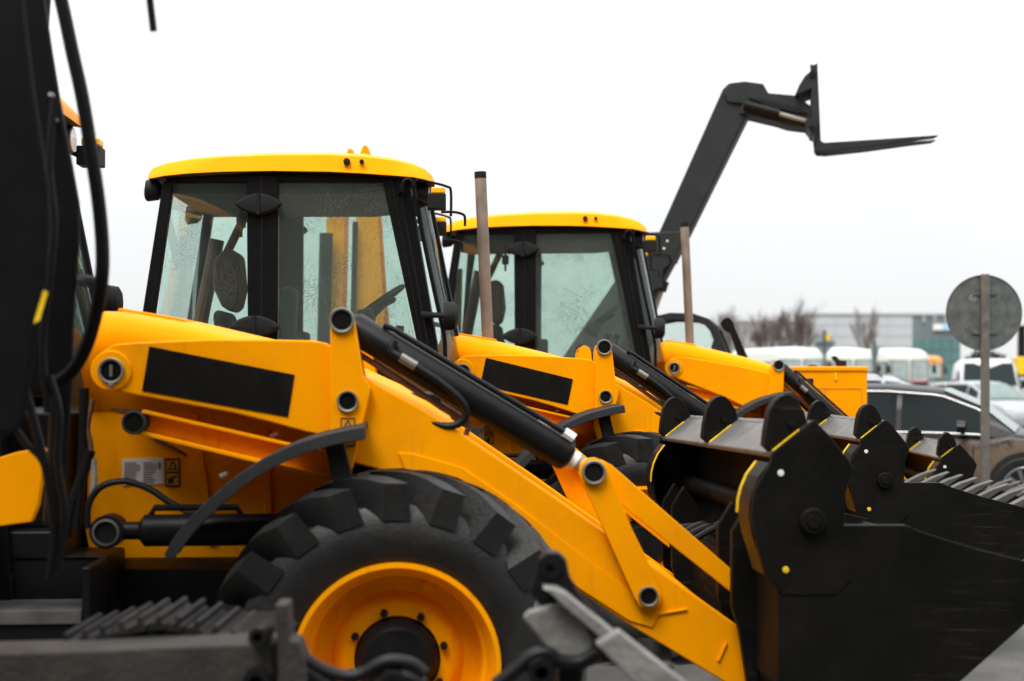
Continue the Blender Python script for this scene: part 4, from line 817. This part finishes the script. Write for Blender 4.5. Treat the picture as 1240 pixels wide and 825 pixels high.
        for xx in (-.25, -1.28+.0, h-1.5):
            p = MB(); p.add([(xx, sd*(w*1.0+.003), low+.2), (xx+.012, sd*(w*1.0+.003), low+.2), (xx+.012, sd*(w*.99+.004), belt-.12), (xx, sd*(w*.99+.004), belt-.12)], [[0,1,2,3]]); p.build('door_gap', 'print_black', body)
        m = MB(); m.box((h-.28, min(sd*(w*.62), sd*(w*.86)), .62), (h-.06, max(sd*(w*.62), sd*(w*.86)), .76)); m.build('headlamp', 'lamp_glass', body, .03)
    m = MB(); rw_ = [];
    for (x, zt) in ((g4+.14, zt_at(g4+.14)), (g4+.58, zt_at(g4+.58)), (g5-.03, zt_at(g5-.03))):
        s_ = side(x, zt, 1, -1); rw_.append([(x+.01, s_[1]*.93+0.0, zt+.012), (x+.012, s_[1]*.5, zt+.03), (x+.012, 0, zt+.038), (x+.012, -s_[1]*.5, zt+.03), (x+.01, -s_[1]*.93, zt+.012)])
    m.quadstrip(rw_, 0, True); m.build('windscreen', 'clear_screen' if gl != 'x' else gl, body)
    m = MB(); s0 = side(g0+.15, zt_at(g0+.15), 1, -1); s1 = side(g1-.02, zt_at(g1-.02), 1, -1); m.add([(g0+.10, s0[1]*.9, s0[2]-.02), (g0+.10, -s0[1]*.9, s0[2]-.02), (g1-.06, -s1[1]*.9, s1[2]-.01), (g1-.06, s1[1]*.9, s1[2]-.01)], [[0,1,2,3]]); m.build('rear_window', gl, body)
    return r
# mud-splashed paint for the near car: lower flanks brown, fading upward in ragged splashes
def mudpaint():
    m = mat('car_muddy', (.010,.010,.012), .35, .0, .1, 3, 0, coat=.08, spec=.2); nt = m.node_tree; N, L = nt.nodes, nt.links; b = N['Principled BSDF']
    src = b.inputs['Base Color'].links[0].from_socket
    t = N.new('ShaderNodeTexCoord'); s_ = N.new('ShaderNodeSeparateXYZ'); L.new(t.outputs['Object'], s_.inputs[0])
    n = N.new('ShaderNodeTexNoise'); n.inputs['Scale'].default_value = 9; n.inputs['Detail'].default_value = 9; n.inputs['Roughness'].default_value = .75; L.new(t.outputs['Object'], n.inputs['Vector'])
    a = N.new('ShaderNodeMath'); a.operation = 'MULTIPLY_ADD'; L.new(n.outputs['Fac'], a.inputs[0]); a.inputs[1].default_value = -.95; 
    a2 = N.new('ShaderNodeMath'); a2.operation = 'ADD'; a2.inputs[1].default_value = .52; L.new(s_.outputs['Z'], a2.inputs[0]); L.new(a2.outputs[0], a.inputs[2])
    r = N.new('ShaderNodeMapRange'); L.new(a.outputs[0], r.inputs['Value']); r.inputs['From Min'].default_value = .86; r.inputs['From Max'].default_value = 1.02; r.inputs['To Min'].default_value = .9; r.inputs['To Max'].default_value = .0
    fx = N.new('ShaderNodeMapRange'); L.new(s_.outputs['X'], fx.inputs['Value']); fx.inputs['From Min'].default_value = 1.5; fx.inputs['From Max'].default_value = 1.95; fx.inputs['To Min'].default_value = 1; fx.inputs['To Max'].default_value = .15
    pm = N.new('ShaderNodeMath'); pm.operation = 'MULTIPLY'; L.new(r.outputs[0], pm.inputs[0]); L.new(fx.outputs[0], pm.inputs[1])
    mm = N.new('ShaderNodeMixRGB'); L.new(pm.outputs[0], mm.inputs['Fac']); L.new(src, mm.inputs[1]); mm.inputs[2].default_value = (.13,.095,.068,1); L.new(mm.outputs[0], b.inputs['Base Color'])
    rr = N.new('ShaderNodeMapRange'); L.new(pm.outputs[0], rr.inputs['Value']); rr.inputs['To Min'].default_value = .28; rr.inputs['To Max'].default_value = .85; L.new(rr.outputs[0], b.inputs['Roughness'])
    ins(b, 'Coat Weight', .05)
mudpaint()
Ys = 16.95
wxs = W(1236, 452, Ys).x
car('parked_car', 'black estate car with mud-caked doors and chrome window line behind the signpost', 'car', (4.86, 17.7, 0), RD(-22), 'car_dark', 4.8, .95, .98, 1.54, 1.0, mud='car_muddy', chrome=True, wr=.37, group='cars parked beyond the machines')
car('parked_car', 'grey estate car with pale roof in front of the white buses', 'car', (W(1090,452,26).x-.3, 27, 0), RD(-6), 'car_silver', 4.6, .88, 1.0, 1.66, .95, rails=True, group='cars parked beyond the machines')
car('parked_car', 'dark blue-grey car whose roof shows over the black estate car', 'car', (W(1040,452,22).x-.6, 22.0, 0), RD(-3), 'car_blue', 4.4, .86, .95, 1.42, .92, group='cars parked beyond the machines')
car('parked_car', 'silver saloon in front of the white van', 'car', (W(1203,452,41).x, 42, 0), RD(-72), 'car_silver', 4.4, .85, .92, 1.44, .92, group='cars parked beyond the machines', gl='auto_glass')
car('parked_car', 'small dark red car between orange bus and white van', 'car', (W(1141,452,52).x, 53, 0), RD(-70), 'car_red', 4.0, .82, .92, 1.45, .9, group='cars parked beyond the machines')
car('parked_car', 'pale car standing beyond the white van', 'car', (W(1231,452,62).x, 62, 0), RD(-60), 'car_silver', 4.4, .85, .95, 1.5, .9, group='cars parked beyond the machines')

def van(loc, yaw):
    r = empty('delivery_van', loc, yaw); tag(r, 'white high-roofed van facing the yard behind the silver saloon', 'van')
    sec = lambda x, zt, wt, wb_: [(x, -wb_, .35), (x, -wb_, 1.0), (x, -(wb_+wt)/2-.02, zt*.72), (x, -wt, zt-.14), (x, -wt*.80, zt), (x, 0, zt+.03), (x, wt*.80, zt), (x, wt, zt-.14), (x, (wb_+wt)/2+.02, zt*.72), (x, wb_, 1.0), (x, wb_, .35)]
    st = [(-2.6, 2.10, .84, .98), (-2.5, 2.16, .86, 1.0), (.7, 2.16, .86, 1.0), (1.1, 2.10, .84, 1.0), (1.55, 1.62, .84, 1.0), (1.85, 1.22, .86, .98), (2.4, 1.08, .86, .95), (2.6, .95, .84, .92), (2.65, .6, .8, .9)]
    m = MB(); rows = [sec(*s) for s in st]; m.quadstrip(rows, 0, True); m.add(rows[0], [list(range(11))]); m.add(rows[-1], [list(range(10,-1,-1))]); b = m.build('body', 'van_white', r, sharp=50)
    m = MB(); m.add([(1.12, -.76, 2.0), (1.12, .76, 2.0), (1.52, .80, 1.62), (1.86, .84, 1.26), (1.86, -.84, 1.26), (1.52, -.80, 1.62)], [[0,1,2,5],[5,2,3,4]]); 
    for i, v in enumerate(m.v): m.v[i] = (v[0]+.05, v[1], v[2]+.035)
    m.build('windscreen', 'auto_glass', b)
    for sd in (-1, 1):
        m = MB(); m.add([(.45, sd*1.005, 1.15), (1.5, sd*1.0, 1.15), (1.25, sd*.955, 1.62), (1.0, sd*.93, 1.78), (.45, sd*.925, 1.80)], [[0,1,2,3,4]]); m.build('side_window', 'auto_glass', b)
        m = MB(); m.box((1.35, min(sd*1.0, sd*1.16), 1.2), (1.43, max(sd*1.0, sd*1.16), 1.48)); m.build('wing_mirror', 'black_plastic', b, .03)
        m = MB(); m.box((2.50, min(sd*.55, sd*.85), .78), (2.66, max(sd*.55, sd*.85), .95)); m.build('headlamp', 'lamp_glass', b, .03)
        for xx in (-1.6, 1.75): wheel_small(r, xx, sd*1.0, sd, .34)
    m = MB(); m.box((2.6, -.9, .42), (2.72, .9, .62)); m.build('bumper', 'black_plastic', b, .02)
    return r
q = W(1190, 452, 46); van((q.x+.75, q.y+2.0, 0), RD(-104))

def bus(loc, yaw, label, body_m, lower=None, L=7.0):
    r = empty('bus', loc, yaw); tag(r, label, 'bus', 'buses parked in the background')
    hw, H_ = 1.22, 3.02; st = []
    for x, kz, kw in ((-L/2, .93, .93), (-L/2+.15, .985, .985), (-L/2+.5, 1, 1), (L/2-1.0, 1, 1), (L/2-.5, .985, .99), (L/2-.18, .955, .96), (L/2, .90, .90)):
        z = H_*kz; w = hw*kw; st.append([(x, -w, .40), (x, -w, 1.2), (x, -w*.985, z-.32), (x, -w*.93, z-.14), (x, -w*.75, z-.02), (x, 0, z+.03), (x, w*.75, z-.02), (x, w*.93, z-.14), (x, w*.985, z-.32), (x, w, 1.2), (x, w, .40)])
    m = MB(); m.quadstrip(st, 0, True); m.add(st[0], [list(range(11))]); m.add(st[-1], [list(range(10,-1,-1))]); b = m.build('body', body_m, r, sharp=50)
    n = 5
    for sd in (-1, 1):
        for k in range(n):
            x0 = -L/2+.55+k*(L-1.6)/n; x1 = x0+(L-1.6)/n-.14; m = MB(); m.prism([(x0,1.35),(x1,1.35),(x1,2.28),(x0,2.28)], sd*(hw*.985), sd*(hw+.012)); w_ = m.build('side_window', 'print_black', b, .02)
            m = MB(); m.prism([(x0+.06,1.41),(x1-.06,1.41),(x1-.06,2.22),(x0+.06,2.22)], sd*(hw+.010), sd*(hw+.018)); m.build('pane', 'pale_glass', w_)
        for xx in (-L/2+1.5, L/2-1.5): wheel_small(r, xx, sd*(hw+.01), sd, .46, .25)
        if lower: m = MB(); m.box((-L/2+.2, min(sd*hw, sd*(hw+.008)), .5), (L/2-.3, max(sd*hw, sd*(hw+.008)), 1.15)); m.build('lower_band', lower, b)
        m = MB(); m.lathe(0, 0, [(0,0)], 3); 
        hl = MB(); hl.tube([(L/2-.06, sd*.8, .8), (L/2+.03, sd*.8, .8)], .12, 14); hl.build('headlamp', 'lamp_glass', b)
        mm = MB(); mm.tube([(L/2-.1, sd*1.1, 2.4), (L/2+.2, sd*1.32, 2.35), (L/2+.2, sd*1.32, 1.9)], .03, 6); mm.box((L/2+.16, sd*1.32-.1, 1.7), (L/2+.22, sd*1.32+.1, 2.1)); mm.build('wing_mirror', 'black_plastic', b)
    for y0, y1 in ((-1.08, -.04), (.04, 1.08)):
        m = MB(); m.box((L/2-.1, y0, 1.25), (L/2+.02, y1, 2.42)); w_ = m.build('windscreen', 'print_black', b, .05); m = MB(); m.box((L/2+.015, y0+.06, 1.32), (L/2+.03, y1-.06, 2.36)); m.build('pane', 'pale_glass', w_, .01)
    for sd in (-1, 1):
        m = MB(); m.prism([(L/2-.95,1.3),(L/2-.22,1.3),(L/2-.22,2.32),(L/2-.95,2.32)], sd*hw*.97, sd*(hw+.01)); w_ = m.build('corner_window', 'print_black', b, .03); m = MB(); m.prism([(L/2-.88,1.37),(L/2-.29,1.37),(L/2-.29,2.25),(L/2-.88,2.25)], sd*(hw), sd*(hw+.016)); m.build('pane', 'pale_glass', w_)
    if lower: m = MB(); m.box((L/2-.05, -1.0, .5), (L/2+.012, 1.0, 1.15)); m.build('lower_band', lower, b)
    return r
for px, Y, yw, lab, bmn, lw in ((966, 72, -78, 'white bus half hidden behind the diamond road sign', 'bus_white', None), (1028, 74, -78, 'white bus between the diamond sign and the slim leaning sign', 'bus_white', None),
                                (1096, 76, -78, 'white bus with rounded windscreen beside the orange bus', 'bus_white', None), (1138, 108, -98, 'orange bus with red lower band beside the white bus', 'bus_orange', 'bus_red')):
    q = W(px, 452, Y); bus((q.x-.6, q.y+3.0, 0), RD(yw), lab, bmn, lw)

# ------------------------------------------------------------------ road signs
q = W(1192, 452, 14.6); SG = empty('road_sign', (q.x, 14.6, 0)); tag(SG, 'round road sign seen from its grey metal back on a galvanised post', 'road sign')
s_ = 14.6/F; pw = 5.2*s_; zt = CAMZ+(HY-332)*s_; zc = CAMZ+(HY-379)*s_; rr = 46*s_
m = MB(); m.prism([(-pw,0),(pw,0),(pw,zt),(-pw,zt)], -.045, -.0); m.build('post', 'post_galv', SG, .012, 3)
m = MB(); m.lathe(0, zc, [(0,.012),(rr*.62,.012),(rr*.625,.009),(rr*.64,.009),(rr*.645,.012),(rr*.975,.012),(rr,.000),(rr*1.0,.022),(rr*.97,.026),(0,.026)], 64); sb = m.build('sign_disc', 'sign_back', SG, sharp=25)
for dz in (-.2, .2): m = MB(); m.box((-.12, -.004, zc+dz-.018), (.12, .0115, zc+dz+.018)); m.build('clamp', 'sign_back', sb)
m = MB(); m.lathe(-.11, zc+.15, [(.045,.0117),(.04,.008),(0,.008)], 16); m.build('rubber_patch', 'print_grey', sb)
for (px, py, Y, rw, rh, lab, thin) in ((998.5, 415.5, 48, 15, 16, 'diamond-shaped road sign seen from behind with a yellow corner', 0), (1059.5, 425, 45, 8, 12, 'slim leaning road sign post in front of the white buses', 1)):
    q = W(px, 452, Y); r = empty('road_sign', (q.x, Y, 0)); tag(r, lab, 'road sign'); k = Y/F; zc = CAMZ+(HY-py)*k
    m = MB(); m.tube([(0, 0, 0), (0, 0, zc+rh*k)], .045, 8); m.build('post', 'sign_back', r)
    if not thin:
        m = MB(); m.prism([(0,zc-rh*k),(rw*k,zc),(0,zc+rh*k),(-rw*k,zc)], .05, .065); d = m.build('sign_plate', 'sign_far', r); m = MB(); m.prism([(.05,zc+.1),(.22,zc+.1),(.16,zc+.3),(.05,zc+.3)], .045, .0485); m.build('yellow_patch', 'mark_yellow', d); m = MB(); m.box((-rw*k*.7, -.02, zc-.02), (rw*k*.7, .049, zc+.02)); m.build('brace', 'sign_back', d)
    else:
        m = MB(); m.prism([(-rw*k*.8,zc+rh*k*.7),(-rw*k*.3,zc-rh*k),(rw*k*.3,zc-rh*k),(rw*k*.9,zc+rh*k*.6),(rw*k*.3,zc+rh*k*.5),(0,zc+rh*k*.2)], .05, .065); m.build('sign_plate', 'sign_far', r)

# ------------------------------------------------------------------ buildings
Yb = 150
bb = empty('warehouse', (W(1065,452,Yb).x, Yb, 0)); tag(bb, 'long pale grey metal-clad warehouse with a dark glazed corner', 'building')
def U(px, py, Y=Yb, o=bb): w = W(px, py, Y); return (w.x-o.location.x, w.z)
x0, zt = U(980, 382.5); x1, _ = U(1105, 382.5); x2, _ = U(1163, 383)
m = MB(); m.box((x0, 0, 0), (x1, 8, zt)); wl1 = m.build('wall', 'cladding', bb)
nrow = 7
for k in range(nrow):
    for j in range(4):
        xa = x0+(x1-x0)*j/4+.03; xb = x0+(x1-x0)*(j+1)/4-.03; m = MB(); m.box((xa, -.06, zt*k/nrow+.04), (xb, -.003, zt*(k+1)/nrow-.04)); m.build('panel', 'cladding', wl1, .02)
m = MB(); m.box((x0-.1, -.15, zt), (x2+.1, 8.1, zt+.25)); m.build('roof_edge', 'cladding_line', bb)
m = MB(); m.box((x1, .0, 0), (x2, 7.98, zt-.02)); wl2 = m.build('corner_wall', 'facade_dark', bb)
for k in range(4):
    for j in range(5):
        xa = x1+(x2-x1)*j/5+.05; xb = x1+(x2-x1)*(j+1)/5-.05; za = .4+k*1.25; m = MB(); m.box((xa, -.08, za), (xb, -.003, za+1.15)); m.build('pane', 'facade_teal', wl2)
for j in range(3):
    xa, _ = U(1118+j*13, 390); m = MB(); m.box((xa-.15, -.25, zt-.75), (xa+.15, -.003, zt)); m.build('fin', 'cladding_line', wl2)
xa, za = U(1129, 400); xb, zb = U(1140, 392.5); xc, _ = U(1156, 392.5)
m = MB(); m.box((xa, -.35, za), (xc, -.1, zb)); sgb = m.build('sign_board', 'mark_white', bb); m = MB(); m.box((xb, -.37, za+.1), (xc-.1, -.352, zb-.1)); m.build('sign_print', 'sign_blue', sgb)
Yo = 135
ob = empty('old_hall', (W(935,452,Yo).x, Yo, 0)); tag(ob, 'low brownish-grey hall behind bare trees left of the warehouse', 'building')
x0, zt = U(893, 391.5, Yo, ob); x1, _ = U(985, 391.5, Yo, ob)
m = MB(); m.box((x0, 0, 0), (x1, 14, zt)); w_ = m.build('wall', 'cladding_old', ob)
for j in range(6):
    xa = x0+(x1-x0)*j/6+.05; xb = x0+(x1-x0)*(j+1)/6-.05
    for k in range(2): m = MB(); m.box((xa, -.05, zt*k/2+.05), (xb, -.003, zt*(k+1)/2-.05)); m.build('panel', 'cladding_old', w_)
m = MB(); m.box((x0-.1, -.1, zt), (x1+.1, 14, zt+.2)); m.build('roof_edge', 'cladding_line', ob)
xa, za = U(908, 413, Yo, ob); xb, zb = U(928, 409.5, Yo, ob); m = MB(); m.box((xa, -.12, za), (xb, -.055, zb)); m.build('sign_board', 'print_black', ob)
# unseen hall added behind the camera; its dark wall shades low camera-facing surfaces
mh = empty('added_shade_hall', (0, -4.6, 0)); tag(mh, 'long dark grey sheet-metal hall, unseen, added behind the camera to shade the machines', 'building')
mat('hall_sheet', (.07,.072,.075), .6, .1, .15, .5); mat('hall_door', (.045,.05,.055), .5, 0, .1, .5)
m = MB(); m.box((-26, -9, 0), (26, 0, 7.4)); hw_ = m.build('wall', 'hall_sheet', mh)
for k in range(52): m = MB(); m.box((-25.95+k, .003, .05), (-25.05+k, .05, 7.35)); m.build('sheet', 'hall_sheet', hw_, .02)
m = MB(); m.prism([(-26.4, 7.4), (26.4, 7.4), (26.4, 7.6), (-26.4, 7.6)], -9.4, .5); m.build('roof', 'cladding_line', mh)
for k in range(4):
    m = MB(); m.box((-20+k*11, .055, 0), (-15.6+k*11, .10, 3.9)); dr = m.build('roller_door', 'hall_door', mh)
    for j in range(12): m = MB(); m.box((-19.95+k*11, .102, .06+j*.32), (-15.65+k*11, .125, .33+j*.32)); m.build('slat', 'hall_door', dr, .01)
# ------------------------------------------------------------------ bare trees
def tree(loc, h, label, mt='bark', seed=1, spread=.42, depth=5, group='bare trees by the halls', up=.35):
    rn = random.Random(seed); r = empty('bare_tree', loc); tag(r, label, 'tree', group)
    tk, cr = MB(), MB()
    def grow(p, d, L, rad, lv, mb):
        q = p+d*L; mid = p+d*L*.5+Vector((rn.uniform(-1,1), rn.uniform(-1,1), rn.uniform(-.3,.3)))*L*.05
        mb.tube([p, mid, q], [rad, rad*.85, rad*.68], 5 if lv < 2 else 3, caps=False)
        if lv >= depth: return
        n = 4
        for k in range(n):
            t = rn.uniform(.45, 1.0) if k else 1.0; a = rn.uniform(0, 2*pi); s = rn.uniform(.5, 1)*spread if k else spread*.3
            nd = (d+Vector((cos(a)*s, sin(a)*s, up*rn.uniform(0,.6)))).normalized(); grow(p+d*L*t, nd, L*rn.uniform(.62,.86), rad*(.66 if k == 0 else .48), lv+1, cr)
    grow(Vector((0,0,-.1)), Vector((rn.uniform(-.05,.05), 0, 1)), h*.25, h*.017, 0, tk)
    tk.build('trunk', mt, r); cr.build('crown', mt, r); return r
for i, (px, py, Y, lab, mt) in enumerate(((950, 366, 112, 'bare many-stemmed birch before the low hall', 'bark'), (968, 375, 108, 'bushy bare tree at the corner of the warehouse', 'bark'), (916, 388, 118, 'small bare tree before the sign on the low hall', 'bark_pale'),
                                         (888, 380, 100, 'bare tree beside the end of the low hall', 'bark_pale'), (1047, 390, 104, 'slender bare tree before the pale warehouse wall', 'bark_pale'), (934, 380, 114, 'thin bare tree beside the many-stemmed birch', 'bark'))):
    q = W(px, 452, Y); tree((q.x, Y, 0), (CAMZ+(HY-py)/F*Y)*1.35, lab, mt, 11+i, .5 if i != 4 else .28)
# dark hedge and yard clutter at the right edge
rn = random.Random(5); m = MB(); q0, q1 = W(1163,452,120).x, W(1300,452,120).x
for k in range(2600):
    x = rn.uniform(q0, q1); z = rn.random()**.8*(3.1+.5*sin(x*1.3)); y = 120+rn.uniform(-1, 1); a = rn.uniform(0, pi); s = rn.uniform(.12, .3)
    m.add([(x-s*cos(a), y, z-s*sin(a)*.4), (x+s*cos(a), y+.1, z+s*sin(a)*.4), (x+rn.uniform(-.2,.2), y-.1, z+s)], [[0,1,2]])
m.build('hedge', 'hedge'); tag(bpy.data.objects['hedge'], 'dark brown leafless hedge right of the warehouse', 'hedge')
q = W(1236, 452, 70); r = empty('machine_mast', (q.x, 70, 0)); tag(r, 'black and yellow machine mast standing at the far edge of the yard', 'machine')
m = MB(); z1 = CAMZ+(HY-394)/F*70; m.prism([(-.10,0),(.25,0),(.25,z1),(-.05,z1)], 0, .3); m.build('mast', 'black_paint', r, .02)
m = MB(); m.box((-.2, -.2, 1.6), (.5, .5, 2.5)); m.build('body', 'mark_yellow', r, .05); m = MB(); m.box((-.6, -.2, .0), (.9, .6, 1.55)); m.build('base', 'black_paint', r, .05)
